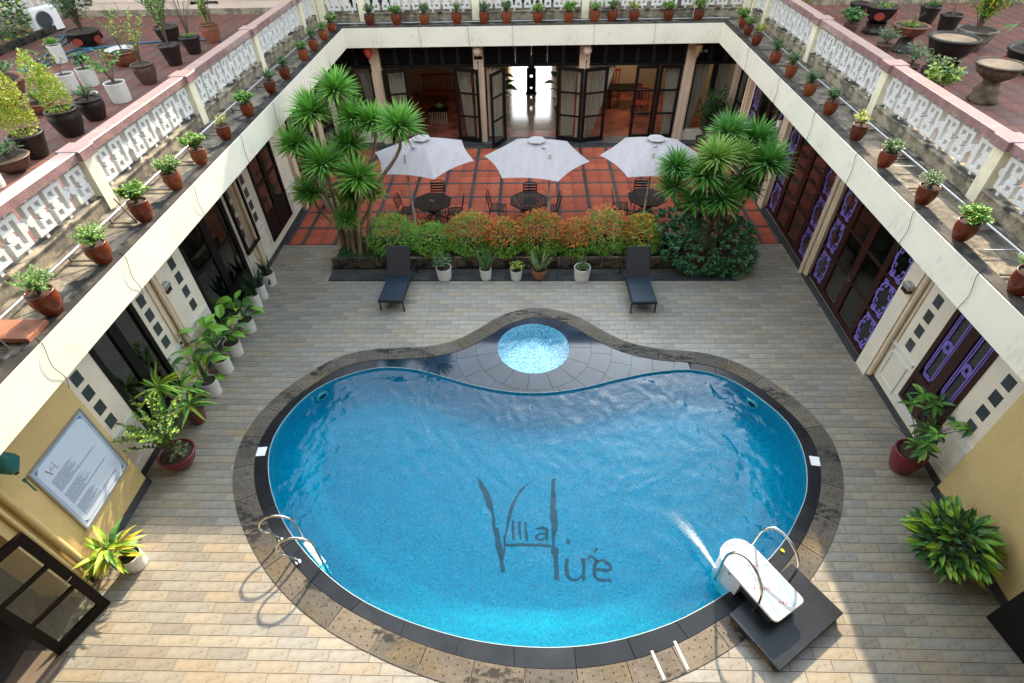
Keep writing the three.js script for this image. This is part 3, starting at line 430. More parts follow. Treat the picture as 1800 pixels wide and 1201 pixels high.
// purple fretwork: a stepped outline with little hooks, in wall coordinates
function fretwork(side, parent, u0, u1, y0, y1, n, steps = true) {
  const F = fr[side], t = steps ? 0.027 : 0.022, g = [], hb = (a, b, y) => g.push(F(a, b, y - t / 2, y + t / 2, n, n + 0.014)), vb = (u, a, b) => g.push(F(u - t / 2, u + t / 2, a, b, n, n + 0.013));
  const w = u1 - u0, h = y1 - y0, du = Math.min(0.1, w * 0.2), dy = Math.min(0.11, h * 0.16);
  hb(u0 + du, u1 - du, y0); hb(u0 + du, u1 - du, y1); vb(u0, y0 + dy, y1 - dy); vb(u1, y0 + dy, y1 - dy);
  for (const [su, U] of [[1, u0], [-1, u1]]) for (const [sy, Y] of [[1, y0], [-1, y1]]) {
    vb(U + su * du, Math.min(Y, Y + sy * dy / 2), Math.max(Y, Y + sy * dy / 2)); hb(Math.min(U + su * du / 2, U + su * du), Math.max(U + su * du / 2, U + su * du), Y + sy * dy / 2);
    vb(U + su * du / 2, Math.min(Y + sy * dy / 2, Y + sy * dy), Math.max(Y + sy * dy / 2, Y + sy * dy)); hb(Math.min(U, U + su * du / 2), Math.max(U, U + su * du / 2), Y + sy * dy);
    if (steps) { vb(U + su * du * 1.7, Math.min(Y, Y + sy * dy * 0.9), Math.max(Y, Y + sy * dy * 0.9)); hb(Math.min(U + su * du * 1.7, U + su * du * 1.1), Math.max(U + su * du * 1.7, U + su * du * 1.1), Y + sy * dy * 0.9); hb(Math.min(U, U + su * du), Math.max(U, U + su * du), Y + sy * dy * 2.1); vb(U + su * du, Math.min(Y + sy * dy * 1.5, Y + sy * dy * 2.1), Math.max(Y + sy * dy * 1.5, Y + sy * dy * 2.1)); }
  }
  if (steps) { const m = (y0 + y1) / 2, n1 = 0.07; for (const [s, U] of [[1, u0], [-1, u1]]) { // key on each long side, combs in the corners
    hb(Math.min(U, U - s * 0.035), Math.max(U, U - s * 0.035), m - n1); hb(Math.min(U, U - s * 0.035), Math.max(U, U - s * 0.035), m + n1); vb(U - s * 0.035, m - n1, m + n1);
    for (const Y of [y0 - 0.03, y0 + 0.025, y1 + 0.03, y1 - 0.025]) hb(Math.min(U + s * 0.02, U + s * 0.13), Math.max(U + s * 0.02, U + s * 0.13), Y); vb(U + s * 0.02, y0 - 0.03, y0 + 0.025); vb(U + s * 0.02, y1 - 0.025, y1 + 0.03); } }
  if (!steps) { hb(u0 + du + 0.03, u1 - du - 0.03, y0 + 0.045); hb(u0 + du + 0.03, u1 - du - 0.03, y1 - 0.045); vb(u0 + 0.045, y0 + dy, y1 - dy); vb(u1 - 0.045, y0 + dy, y1 - dy); const c = (y0 + y1) / 2, m = (u0 + u1) / 2; for (const r of [0.055, 0.085]) for (let k = 0; k < 10; k++) { const a = k / 10 * 6.283, b = (k + 1) / 10 * 6.283; const du2 = [m + r * Math.cos(a), m + r * Math.cos(b)], dy2 = [c + 1.25 * r * Math.sin(a), c + 1.25 * r * Math.sin(b)]; hb(Math.min(...du2) - 0.006, Math.max(...du2) + 0.006, (dy2[0] + dy2[1]) / 2); vb((du2[0] + du2[1]) / 2, Math.min(...dy2), Math.max(...dy2)); } }
  obj('fretwork', g, M.fret, parent);
}
function fretDoor(u0, u1) { // two glazed leaves between two sidelights, u0 < u1
  const F = fr.R, p = part('door', wing.R), s = 0.66, y1 = 2.8, m = M.brownPaint, a = u0 + s, b = u1 - s, c = (a + b) / 2;
  leafDoor('R', p, a, c, 0.1, y1, -0.02, 3, { st: 0.11, m }); leafDoor('R', p, c, b, 0.1, y1, -0.02, 3, { st: 0.11, m });
  obj('handle', [F(c - 0.05, c - 0.03, 1.02, 1.18, 0.01, 0.05), F(c + 0.03, c + 0.05, 1.02, 1.18, 0.01, 0.05), F(c + 0.04, c + 0.14, 1.11, 1.13, 0.05, 0.07)], M.steel, p);
  for (const [q, w] of [[u0, a], [b, u1]]) {
    obj('sidelight_frame', [F(q, q + 0.06, 0.1, y1, -0.05, 0.01), F(w - 0.07, w, 0.1, y1, -0.05, 0.012), F(q + 0.06, w - 0.07, 0.1, 0.2, -0.05, 0.01), F(q + 0.06, w - 0.07, 0.98, 1.05, -0.05, 0.01), F(q + 0.06, w - 0.07, 1.83, 1.9, -0.05, 0.01), F(q + 0.06, w - 0.07, 2.72, y1, -0.05, 0.01)], m, p);
    for (const [c0, c1] of [[0.2, 0.98], [1.05, 1.83], [1.9, 2.72]]) { obj('pane', F(q + 0.06, w - 0.07, c0, c1, -0.03, -0.026), M.glass, p); fretwork('R', p, q + 0.12, w - 0.13, c0 + 0.06, c1 - 0.06, -0.02); }
  }
}
{ // ---- right wing
  const W = wing.R, F = fr.R;
  wallWith('R', -20, -5.3, [[-7.15, -6.06, 0.42, 2.8], [-11.42, -8.45, 0.06, 2.8], [-14.86, -11.8, 0.06, 2.8], [-18.1, -15.3, 0.06, 2.8], [-19.6, -18.6, 0.3, 2.8]], 3.5, M.wallL);
  obj('yellow_bay', [bx(6.91, 7.5, 0, 3.5, -5.3, -3.2), bx(6.91, 7.5, 2.6, 3.5, -3.2, 0.6), bx(6.91, 7.5, 0, 3.5, -1.2, 0.6)], M.wallY, W);
  obj('base_tile', [F(-8.45, -5.3, 0, 0.14, 0, 0.022), F(-11.8, -11.42, 0, 0.14, 0, 0.022), F(-15.3, -14.86, 0, 0.14, 0, 0.022), F(-20, -18.1, 0, 0.14, 0, 0.022), bx(6.885, 6.91, 0, 0.16, -5.32, -3.2), bx(6.885, 7.05, 0, 0.159, -5.325, -5.3), F(-15.3, -8.45, 0, 0.06, -0.1, 0.12)], M.slate[0], W);
  const d1 = part('window', W), c = -6.605;
  for (const [a, b] of [[-7.15, c], [c, -6.06]]) {
    obj('window_frame', [F(a, a + 0.1, 0.42, 2.8, -0.05, 0.02), F(b - 0.1, b, 0.42, 2.8, -0.05, 0.02), F(a + 0.1, b - 0.1, 2.68, 2.8, -0.05, 0.02), F(a + 0.1, b - 0.1, 0.42, 0.5, -0.05, 0.02), F(a + 0.1, b - 0.1, 0.98, 1.12, -0.05, 0.02)], M.brownPaint, d1);
    obj('pane', F(a + 0.1, b - 0.1, 1.12, 2.68, -0.03, -0.026), M.glass, d1); fretwork('R', d1, a + 0.13, b - 0.13, 1.16, 2.64, -0.02, false);
    for (let k = 0; k < 9; k++) { const y = 0.51 + k * 0.052, g = F(a + 0.105, b - 0.105, y, y + 0.04, -0.02, 0.008); obj('slat', g, M.louvre, d1); }
  }
  obj('sill', F(-7.2, -6.0, 0.34, 0.42, 0, 0.07), M.trim, W);
  fretDoor(-11.42, -8.45); fretDoor(-14.86, -11.8); fretDoor(-18.1, -15.3);
  const d5 = part('window', W); leafDoor('R', d5, -19.6, -18.6, 0.3, 2.8, 0, 2);
  vents('R', -7.56, [2.34, 2.0, 1.66, 1.32]); vents('R', -5.66, [2.34, 2.0, 1.66, 1.31]);
  moulding('R', -7.85, -7.3, 0.28, 0.95); band('R', -7.92, -7.22, 1.06); moulding('R', -5.95, -5.4, 0.28, 0.95); band('R', -6.0, -5.3, 1.06);
  obj('pilaster', F(-8.42, -8.05, 0, 3.5, 0, 0.1), M.wallL, W); obj('drain_pipe', [cyl(RX - 0.06, 0.12, -7.98, 0.05, 3.4), cyl(RX - 0.02, 0.9, -7.86, 0.014, 2.6)], M.pipe, W);
  obj('drain_pipe', [cyl(RX - 0.12, 0.02, -11.66, 0.055, 3.46), cyl(RX - 0.07, 0.08, -11.54, 0.045, 3.4), cyl(RX - 0.06, 0.08, -11.46, 0.035, 3.4)], M.pipe, W);
  for (const [a, b] of [[-15.26, -14.9], [-18.55, -18.2], [-19.98, -19.65]]) obj('pilaster', F(a, b, 0, 3.5, 0, 0.13), M.col, W);
  obj('drain_pipe', [cyl(RX - 0.16, 0.05, -18.35, 0.05, 3.4)], M.pipe, W);
}
// dark rooms behind the side wings
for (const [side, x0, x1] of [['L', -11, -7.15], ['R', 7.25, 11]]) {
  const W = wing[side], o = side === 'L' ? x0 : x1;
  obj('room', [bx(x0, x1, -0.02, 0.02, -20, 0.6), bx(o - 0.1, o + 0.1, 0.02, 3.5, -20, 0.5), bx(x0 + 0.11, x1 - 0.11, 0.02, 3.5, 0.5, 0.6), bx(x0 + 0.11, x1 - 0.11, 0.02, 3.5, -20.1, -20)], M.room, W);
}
// ---- roof slabs with the fascia, one per wing
const FX0 = -5.895, FX1 = 5.975, FZ = -19.24;
{
  const slab = (side, poly, y0, y1, name, m) => obj(name, prism(poly, y0, y1), m, wing[side]);
  slab('L', [[-24, 0.59], [-24, -24], [-6.1, -19.3], [-6.1, 0.59]], 3.5, TOP, 'roof_slab', M.ledge); slab('R', [[24, 0.59], [24, -24], [6.17, -19.3], [6.17, 0.59]], 3.5, TOP, 'roof_slab', M.ledge);
  obj('roof_slab', prism([[-6.1, -19.3], [-24, -24], [-24, -24.05], [24, -24.05], [24, -24], [6.17, -19.3]], 3.5, TOP), M.ledge, wing.B);
  obj('soffit', [bx(-7.2, -5.9, 3.47, 3.499, -20, 0.58)], M.shade, wing.L); obj('soffit', [bx(7.3, 5.98, 3.47, 3.499, -20, 0.58)], M.shade, wing.R); obj('soffit', [bx(-5.9, 5.98, 3.471, 3.498, -20.3, -19.3)], M.shade, wing.B);
  const top = (g) => g;
  obj('fascia', bx(FX0 - 0.2, FX0, 3.42, 3.985, FZ + 0.0, 0.58), M.fascia, wing.L); obj('fascia', bx(FX1, FX1 + 0.2, 3.42, 3.985, FZ, 0.58), M.fascia, wing.R); obj('fascia', bx(FX0 - 0.2, FX1 + 0.2, 3.42, 3.985, FZ - 0.2, FZ - 0.002), M.fascia, wing.B);
  obj('roof_curb', bx(FX0 - 0.22, FX0 - 0.02, 3.986, 4.0, FZ - 0.0, 0.58), M.curb, wing.L); obj('roof_curb', bx(FX1 + 0.02, FX1 + 0.22, 3.986, 4.0, FZ, 0.58), M.curb, wing.R); obj('roof_curb', bx(FX0 - 0.22, FX1 + 0.22, 3.986, 4.0, FZ - 0.22, FZ - 0.022), M.curb, wing.B);
  // loose cables hanging over the fascia
  rs(5); for (const [s, x, zs] of [['L', FX0, [-4.7, -6.55, -8.75, -10.9, -12.8]], ['R', FX1, [-6.1, -7.75, -9.8, -11.8, -14.0, -16.5]]]) for (const z of zs) { const d = s === 'L' ? 1 : -1; obj('cable', tube([[x - d * 0.15, 4.0, z - 0.1], [x + d * 0.012, 3.99, z], [x + d * 0.03, 3.7, z + 0.1], [x + d * 0.012, 3.44, z + 0.05], [x + d * 0.01, 3.3, z + 0.1]], 0.0042, 16, 5), M.wire, wing[s]); }
  for (const x of [-3.5, -1.95, -0.55, 2.0, 3.9]) obj('cable', tube([[x, 4.0, FZ - 0.1], [x, 3.99, FZ + 0.014], [x + 0.02, 3.6, FZ + 0.014], [x + 0.02, 3.32, FZ + 0.02]], 0.004, 12, 5), M.wire, wing.B);
}
{ // ---- rear wing: columns, transoms, hall, doors
  const W = wing.B, F = fr.B, cols = [[-5.42, -5.08], [-1.9, -1.56], [1.67, 2.01], [5.22, 5.53]];
  for (const [a, b] of cols) { obj('column', [F(a, b, 0, 3.5, -0.2, 0.12), F(a + 0.05, a + 0.09, 0, 3.47, 0.12, 0.14), F(b - 0.09, b - 0.05, 0, 3.47, 0.12, 0.14)], M.col, W); }
  for (const [a, b] of [[-6.95, -5.42], [-5.08, -1.9], [-1.56, 1.67], [2.01, 5.22], [5.53, 7.05]]) { // louvred transoms
    const n = Math.max(2, Math.round((b - a) / 0.53)), w = (b - a) / n; obj('transom_beam', [F(a, b, 2.58, 2.68, -0.12, 0.0), F(a, b, 3.28, 3.5, -0.12, 0.0)], M.blackPaint, W);
    for (let k = 0; k < n; k++) { const t = part('louvre', W), u = a + k * w; obj('backing', F(u + 0.05, u + w - 0.05, 2.68, 3.28, -0.12, -0.11), M.blackPaint, t); obj('louvre_frame', [F(u + 0.002, u + 0.05, 2.68, 3.28, -0.1, -0.01), F(u + w - 0.05, u + w - 0.002, 2.68, 3.28, -0.1, -0.01)], M.louvre, t); const g = []; for (let y = 2.7; y < 3.26; y += 0.06) g.push(new THREE.BoxGeometry(w - 0.1, 0.055, 0.008).rotateX(0.6).translate(u + w / 2, y + 0.02, ZR - 0.05)); obj('slats', g, M.louvre, t); }
  }
  for (const [a, b] of [[-6.95, -5.42], [5.53, 7.05]]) { obj('wall', F(a, b, 0, 0.36, -0.2, 0), M.wallL, W); const w = part('window', W), c = (a + b) / 2; obj('window_frame', [F(a, a + 0.09, 0.36, 2.58, -0.1, 0), F(b - 0.09, b, 0.36, 2.58, -0.1, 0), F(c - 0.08, c + 0.08, 0.36, 2.58, -0.1, 0)], M.blackPaint, w); obj('pane', F(a + 0.09, c - 0.08, 0.36, 2.58, -0.05, -0.046), M.glass, w); obj('pane', F(c + 0.08, b - 0.09, 0.36, 2.58, -0.05, -0.046), M.glass, w); }
  obj('threshold', F(-5.08, 5.22, 0, 0.035, -0.3, 0.32), M.slate[1], W);
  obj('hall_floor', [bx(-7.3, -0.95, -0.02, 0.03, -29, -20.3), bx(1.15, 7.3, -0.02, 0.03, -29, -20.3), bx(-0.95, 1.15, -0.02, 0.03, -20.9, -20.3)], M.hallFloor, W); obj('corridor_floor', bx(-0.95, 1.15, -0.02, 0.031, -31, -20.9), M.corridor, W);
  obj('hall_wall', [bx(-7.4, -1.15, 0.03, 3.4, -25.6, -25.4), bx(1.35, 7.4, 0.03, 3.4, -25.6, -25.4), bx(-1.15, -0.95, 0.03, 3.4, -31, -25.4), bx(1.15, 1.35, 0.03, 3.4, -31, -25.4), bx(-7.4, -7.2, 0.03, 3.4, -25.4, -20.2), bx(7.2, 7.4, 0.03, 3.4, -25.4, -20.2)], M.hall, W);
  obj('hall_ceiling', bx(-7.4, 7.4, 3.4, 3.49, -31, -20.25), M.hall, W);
  // open leaves: hinge [x, z] to free end [x, z]
  const hung = (x0, z0, x1, z1) => { const L = Math.hypot(x1 - x0, z1 - z0), p = part('door_leaf', W); p.position.set(x0, 0, z0); p.rotation.y = Math.atan2(-(z1 - z0), x1 - x0); const b = (a, c, d, e, t) => bx(a, c, d, e, -t, t), st = 0.1, rows = [[0.2, 0.93], [0.99, 1.72], [1.78, 2.46]];
    obj('door_frame', [b(0, st, 0.05, 2.56, 0.025), b(L - st, L, 0.05, 2.56, 0.025), b(st, L - st, 0.05, 0.2, 0.025), b(st, L - st, 2.46, 2.56, 0.025), b(st, L - st, 0.93, 0.99, 0.02), b(st, L - st, 1.72, 1.78, 0.02)], M.blackPaint, p); for (const [a, c] of rows) obj('pane', b(st, L - st, a, c, 0.002), M.glass, p); };
  hung(-5.05, -19.82, -4.25, -20.02); hung(-1.75, -19.79, -2.6, -20.03); hung(-0.86, -20.0, -1.32, -19.27); hung(1.83, -19.74, 0.97, -20.02); hung(1.86, -19.74, 2.68, -19.95); hung(4.42, -20.04, 3.64, -20.05); hung(5.2, -20.04, 4.44, -20.04);
  // curtains gathered beside the columns, pleated
  const pleat = (u0, u1, y0, y1, z, k0 = 1) => { const n = 40, P = [], idx = []; for (let i = 0; i <= n; i++) for (let j = 0; j <= 6; j++) { const t = i / n, v = j / 6, u = u0 + (u1 - u0) * t * (k0 === 1 ? 1 : (1 - v) * k0 + v); P.push([u, y0 + (y1 - y0) * v, z + 0.05 * Math.sin(t * 38) * (0.6 + 0.4 * v)]); } for (let i = 0; i < n; i++) for (let j = 0; j < 6; j++) { const a = i * 7 + j; idx.push(a, a + 7, a + 1, a + 1, a + 7, a + 8); } return tris(P, idx); };
  for (const [a, b, k] of [[-6.8, -6.25, 1], [-5.55, -6.0, 0.35], [-4.95, -4.35, 1], [-2.05, -2.55, 0.5], [-1.5, -0.95, 0.9], [1.6, 1.1, 0.9], [2.05, 2.95, 0.25], [5.15, 4.65, 0.6], [5.65, 6.15, 0.35], [6.95, 6.35, 0.8]]) obj('curtain', pleat(a, b, 0.1, 2.5, -20.22 - R() * 0.06, k), M.curtain, W);
}
// ================= TERRACES =================
{
  rs(201); const tv = Array.from({ length: 8 }, () => merge([cbx(-0.197, 0.197, -0.02, 0.012, -0.197, 0.197, 0.003)], { ox: R() * 4, oy: R() * 4 }));
  for (const [s, x0, x1, lab] of [['L', -17, -7.06, 'weathered red tile roof terrace on the left crowded with potted plants'], ['R', 7.2, 16.6, 'weathered red tile roof terrace on the right with pedestal bowls and urns']]) {
    const t = thing('roof_terrace', lab, 'terrace', [0, 0, 0], 0, 0, 'structure'), items = [];
    for (let x = x0 + 0.2; x < x1 - 0.19; x += 0.4) for (let z = -21.3; z < -2.5; z += 0.4) if (seen(x, TOP, z)) items.push({ x, y: TOP + rr(-0.001, 0.001), z, geo: pick(tv), mat: pick(M.terrace) });
    field(t, 'tile', items);
  }
  const t = thing('roof_terrace', 'narrow red tile roof walk behind the rear balustrade', 'terrace', [0, 0, 0], 0, 0, 'structure'), items = [];
  for (let x = -6.8; x < 7; x += 0.4) for (let z = -21.3; z < -20.3; z += 0.4) items.push({ x, y: TOP, z, geo: pick(tv), mat: pick(M.terrace) });
  field(t, 'tile', items, 120);
}
// ================= HOUSES =================
{
  const h = thing('main_house', 'tall pale pink main house rising behind the rear terrace', 'building'), wins = [], Z = -21.55;
  const holes = [[-11.75, -10.75, 4.25, 6.4], [-16.2, -15.2, 4.25, 6.4], [-6.2, -4.8, 4.0, 6.4], [-0.9, 0.9, 4.0, 6.6], [4.8, 6.2, 4.0, 6.4], [10.8, 11.8, 4.25, 6.4], [15.2, 16.2, 4.25, 6.4]];
  const g = []; let u = -26; for (const [a, b, c, d] of holes.slice().sort((p, q) => p[0] - q[0])) { g.push(bx(u, a, 3.95, 10.9, Z - 0.25, Z)); if (c > 3.95) g.push(bx(a, b, 3.95, c, Z - 0.25, Z)); g.push(bx(a, b, d, 10.9, Z - 0.25, Z)); u = b; } g.push(bx(u, 26, 3.95, 10.9, Z - 0.25, Z));
  obj('wall', g, M.pink, h); obj('base_band', bx(-26, 26, 3.955, 4.14, Z, Z + 0.08), M.lowWall, h); obj('string_course', bx(-26, 26, 4.36, 4.385, Z, Z + 0.015), M.pink, h);
  obj('back_wall', bx(-26, 26, 3.96, 10.59, -26, -25.8), M.pink, h);
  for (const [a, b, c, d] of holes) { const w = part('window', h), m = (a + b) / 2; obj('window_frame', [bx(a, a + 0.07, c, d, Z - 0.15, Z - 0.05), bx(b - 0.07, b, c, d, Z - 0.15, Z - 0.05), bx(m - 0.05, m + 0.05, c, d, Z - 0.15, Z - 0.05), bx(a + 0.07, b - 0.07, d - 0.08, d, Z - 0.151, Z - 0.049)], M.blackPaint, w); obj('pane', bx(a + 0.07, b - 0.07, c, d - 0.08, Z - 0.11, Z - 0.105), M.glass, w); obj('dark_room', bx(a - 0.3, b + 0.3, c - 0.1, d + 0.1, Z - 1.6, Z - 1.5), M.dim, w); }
  obj('cornice', bx(-26.2, 26.2, 10.9, 11.24, -26, -21.0), M.pink, h); obj('roof', bx(-26, 26, 10.6, 10.88, -26, Z - 0.26), M.shade, h);
  const f = thing('hotel_front', 'dark timbered hotel block with the balcony the view is taken from', 'building');
  obj('wall', bx(-26, 26, 3.5, 11, 0.6, 0.9), M.brownFront, f); obj('ground_wall', bx(-26, 26, 0, 3.41, 0.61, 0.9), M.brownFront, f); 
  obj('balcony_slab', bx(-26, 26, 6.62, 6.8, -0.25, 0.59), M.brownFront, f); obj('eave', bx(-26, 26, 10.6, 10.8, -3.2, 0.59), M.brownFront, f);
  for (let k = -4; k <= 4; k++) for (const y of [4.4, 8.0]) { const w = part('window', f); obj('window_frame', [bx(k * 4.2 - 0.7, k * 4.2 + 0.7, y, y + 2.2, 0.52, 0.59)], M.blackPaint, w); }
}
// ================= BALUSTRADES =================
const PY = 4.25, RY = 4.87;
const scr = (() => { // one bracket of the pierced concrete screen: bar, two square rings, a disc
  const s = shp([[0.075, 0.07], [0.425, 0.07], [0.425, 0.26], [0.365, 0.26], [0.395, 0.285], [0.395, 0.335], [0.365, 0.36], [0.425, 0.36], [0.425, 0.55], [0.075, 0.55], [0.075, 0.375], [0.03, 0.355], [0.003, 0.31], [0.03, 0.265], [0.075, 0.245]]);
  const hole = (p) => s.holes.push(new THREE.Path(p.map((q) => new THREE.Vector2(q[0], q[1]))));
  hole([[0.14, 0.125], [0.14, 0.495], [0.222, 0.495], [0.222, 0.36], [0.285, 0.36], [0.252, 0.335], [0.252, 0.285], [0.285, 0.26], [0.222, 0.26], [0.222, 0.125]]);
  for (const y of [0.165, 0.455]) hole([[0.28, y - 0.045], [0.28, y + 0.045], [0.37, y + 0.045], [0.37, y - 0.045]]);
  const a = merge([ext(s, 0.09, 0.004).translate(0, 0, -0.045), bx(0.17, 0.23, 0, 0.064, -0.035, 0.035), bx(0.17, 0.23, 0.556, 0.62, -0.035, 0.035)]);
  const b = a.clone().scale(-1, 1, 1); { const p = b.attributes.position, n = b.attributes.normal; for (let i = 0; i < p.count; i += 3) for (const q of [p, n]) { const v = [q.getX(i + 1), q.getY(i + 1), q.getZ(i + 1)]; q.setXYZ(i + 1, q.getX(i + 2), q.getY(i + 2), q.getZ(i + 2)); q.setXYZ(i + 2, ...v); } }
  a.userData.done = b.userData.done = 1; return [a, b];
})();
function balustrade(label, A, B, piers, inDir) { // A, B: [x, z] ends of the centre line; piers: distances from A; inDir = +1 where the court lies to the local +z side
  const L = Math.hypot(B[0] - A[0], B[1] - A[1]), b = thing('balustrade', label, 'balustrade', [A[0], 0, A[1]], Math.atan2(-(B[1] - A[1]), B[0] - A[0]), 'balustrades of the roof terraces'); delete b.userData.group;
  obj('base_wall', [bx(0, L, TOP, PY - 0.03, -0.1, 0.1)], M.lowWall, b); obj('base_ledge', cbx(0, L, PY - 0.03, PY, -0.125, 0.125, 0.01), M.lowWall, b);
  obj('gutter_kerb', bx(0, L, TOP, TOP + 0.06, 0.1, 0.2), M.ledge, b);
  obj('coping_rail', cbx(0, L, RY, RY + 0.13, -0.125, 0.125, 0.008), M.cope, b);
  for (const u of piers) { obj('pier', bx(u - 0.115, u + 0.115, TOP, RY, -0.127, 0.127), M.pier, b); obj('pier_cap', cbx(u - 0.18, u + 0.18, RY - 0.006, RY + 0.142, -0.19, 0.19, 0.008), M.cope, b); }
  const p = piers.slice().sort((x, y) => x - y); let prev = null;
  for (const u of p) { if (prev !== null) { const a = prev + 0.115, w = u - 0.115 - a, n = Math.max(1, Math.round(w / 0.47)), s = w / n; for (let i = 0; i < n; i++) { const m = obj('screen_block', scr[i % 2], M.screen, b); m.position.set(i % 2 ? a + i * s : a + i * s, PY, 0); if (i % 2) { m.position.x = a + (i + 1) * s; } m.scale.x = s / 0.47; if (!(i % 2)) { } } } prev = u; }
  return b;
}
{
  const zs = [-0.93, -4.46, -7.99, -11.5, -15.04, -18.62, -19.95];
  balustrade('white pierced balustrade with maroon coping along the left roof edge', [-6.96, 0.5], [-6.96, -20.07], zs.map((z) => 0.5 - z), 1).rotation.y = Math.PI / 2;
  const r = balustrade('white pierced balustrade with maroon coping along the right roof edge', [7.08, -20.07], [7.08, 0.5], [-0.97, -4.5, -8.06, -11.62, -15.18, -18.72, -19.95].map((z) => z + 20.07), 1); r.rotation.y = -Math.PI / 2;
  balustrade('white pierced balustrade with cream piers along the rear roof edge', [-6.82, -20.07], [6.94, -20.07], [0.13, 1.45, 5.09, 8.58, 12.12, 13.63], 1);
}
// ================= LEDGE IRONWORK =================
{
  const l = thing('ledge_pipe', 'grey metal watering pipe on angle iron stands along the left ledge', 'pipe');
  obj('pipe', [tube([[-6.62, 4.06, -2], [-6.64, 4.06, -10], [-6.6, 4.06, -19.8]], 0.022, 30, 7)], M.galv, l);
  for (const z of [-4.6, -5.6, -6.45, -7.5, -8.6, -9.7, -10.9, -12.3, -13.8, -15.3]) { const k = part('stand', l); obj('foot_bar', bx(-6.62, -6.2, 3.985, 4.005, z, z + 0.025), M.rust, k); if (z > -7.6) { obj('upright', rod([-6.22, 4.0, z], [-6.5, 4.33, z - 0.15], 0.013, 5), M.rust, k); } obj('bracket', rod([-6.62, 3.96, z + 0.01], [-6.62, 4.05, z + 0.01], 0.012, 5), M.rust, k); }
  const r = thing('ledge_pipe', 'grey metal watering pipe on cross bars along the right ledge', 'pipe');
  obj('pipe', [tube([[6.74, 4.06, -2], [6.72, 4.06, -10], [6.7, 4.06, -19.0]], 0.02, 30, 7)], M.galv, r);
  for (const z of [-4.9, -6.1, -7.2, -8.5, -9.6, -10.9, -12.3, -13.6, -15.0, -16.4, -17.8]) obj('cross_bar', bx(6.24, 6.9, 3.975, 3.998, z, z + 0.03), M.rust, r);
  for (const z of [-6.6, -9.2, -13.0, -15.8]) obj('cross_bar', bx(6.3, 6.72, 4.03, 4.045, z, z + 0.02), M.galv, r);
  const q = thing('ledge_pipe', 'thin metal pipe lying along the rear ledge behind the pots', 'pipe'); obj('pipe', tube([[-6.2, 4.0, -19.78], [0, 4.0, -19.8], [6.3, 4.0, -19.78]], 0.018, 20, 6), M.galv, q);
  for (const x of [-4.0, -2.9, -1.3, 1.5, 3.9]) obj('pin', rod([x, 3.96, -19.8], [x, 4.22, -19.8], 0.01, 5), M.rust, q);
  tag(obj('clay_slab', [cbx(-7.0, -6.02, 4.0, 4.06, -5.06, -4.7)], M.redPad), 'orange clay slab lying across the left ledge at the frame edge', 'slab');
  tag(obj('clay_slab', [cbx(6.15, 6.9, 4.0, 4.05, -5.2, -4.75)], M.redPad), 'dull red clay slab on the right ledge at the frame edge', 'slab');
}
// ================= PLANTS =================
const GREEN = { mid: [0.0747, 0.2185, 0.0287], dark: [0.0336, 0.12, 0.0264], lime: [0.3, 0.42, 0.025], gold: [0.55, 0.47, 0.03], grey: [0.12, 0.19, 0.075], fresh: [0.1785, 0.42, 0.0315], deep: [0.024, 0.0936, 0.036], copper: [0.66, 0.12, 0.025], amber: [0.62, 0.34, 0.02], pale: [0.30, 0.36, 0.12] };
const lg = { tiny: leafGeo(0.055, 0.022, { seg: 2, fold: 0.3 }), small: leafGeo(0.085, 0.036, { seg: 2, fold: 0.3 }), oval: leafGeo(0.11, 0.06, { seg: 3, fold: 0.2 }), lance: leafGeo(0.15, 0.034, { seg: 3, fold: 0.3, droop: 0.3 }), spoon: leafGeo(0.15, 0.055, { seg: 3, fold: 0.25 }) };
// stems from a base spreading into a dome, leaves along their outer part
function bushy(parent, o) {
  const { at = [0, 0, 0], n = 14, h = 0.35, r = 0.22, leaves = 18, g = lg.small, cols = [GREEN.mid], s = 1, from = 0.35, twig = 0.006, lean = [0, 0], up = 0.35, mat = LF.green, name = 'foliage' } = o;
  const tw = [], lv = new Leaves();
  for (let i = 0; i < n; i++) {
    const a = rr(0, 6.283), q = Math.sqrt(R()) * r, e = [at[0] + q * Math.cos(a) + lean[0], at[1] + h * rr(0.6, 1.05) * (1 - 0.25 * (q / r) ** 2), at[2] + q * Math.sin(a) + lean[1]], m = [at[0] + (e[0] - at[0]) * 0.35, at[1] + (e[1] - at[1]) * 0.6, at[2] + (e[2] - at[2]) * 0.35];
    const c = new THREE.CatmullRomCurve3([V3(at), V3(m), V3(e)]); if (twig) tw.push(taper([at, m, e], twig, twig * 0.4, 5, 4));
    for (let k = 0; k < leaves; k++) { const t = from + (1 - from) * Math.pow((k + R()) / leaves, 0.8), p = c.getPoint(Math.min(1, t)), d = c.getTangent(Math.min(1, t)), b = sph(); lv.add(g, [p.x, p.y, p.z], [d.x * 0.5 + b[0], d.y * 0.5 + b[1] * 0.7 + up, d.z * 0.5 + b[2]], rr(-0.5, 0.5), s * rr(0.7, 1.2), jit(pick(cols))); }
  }
  if (tw.length) obj('stems', tw, M.twig, parent); obj(name, lv.geo(), mat, parent);
}
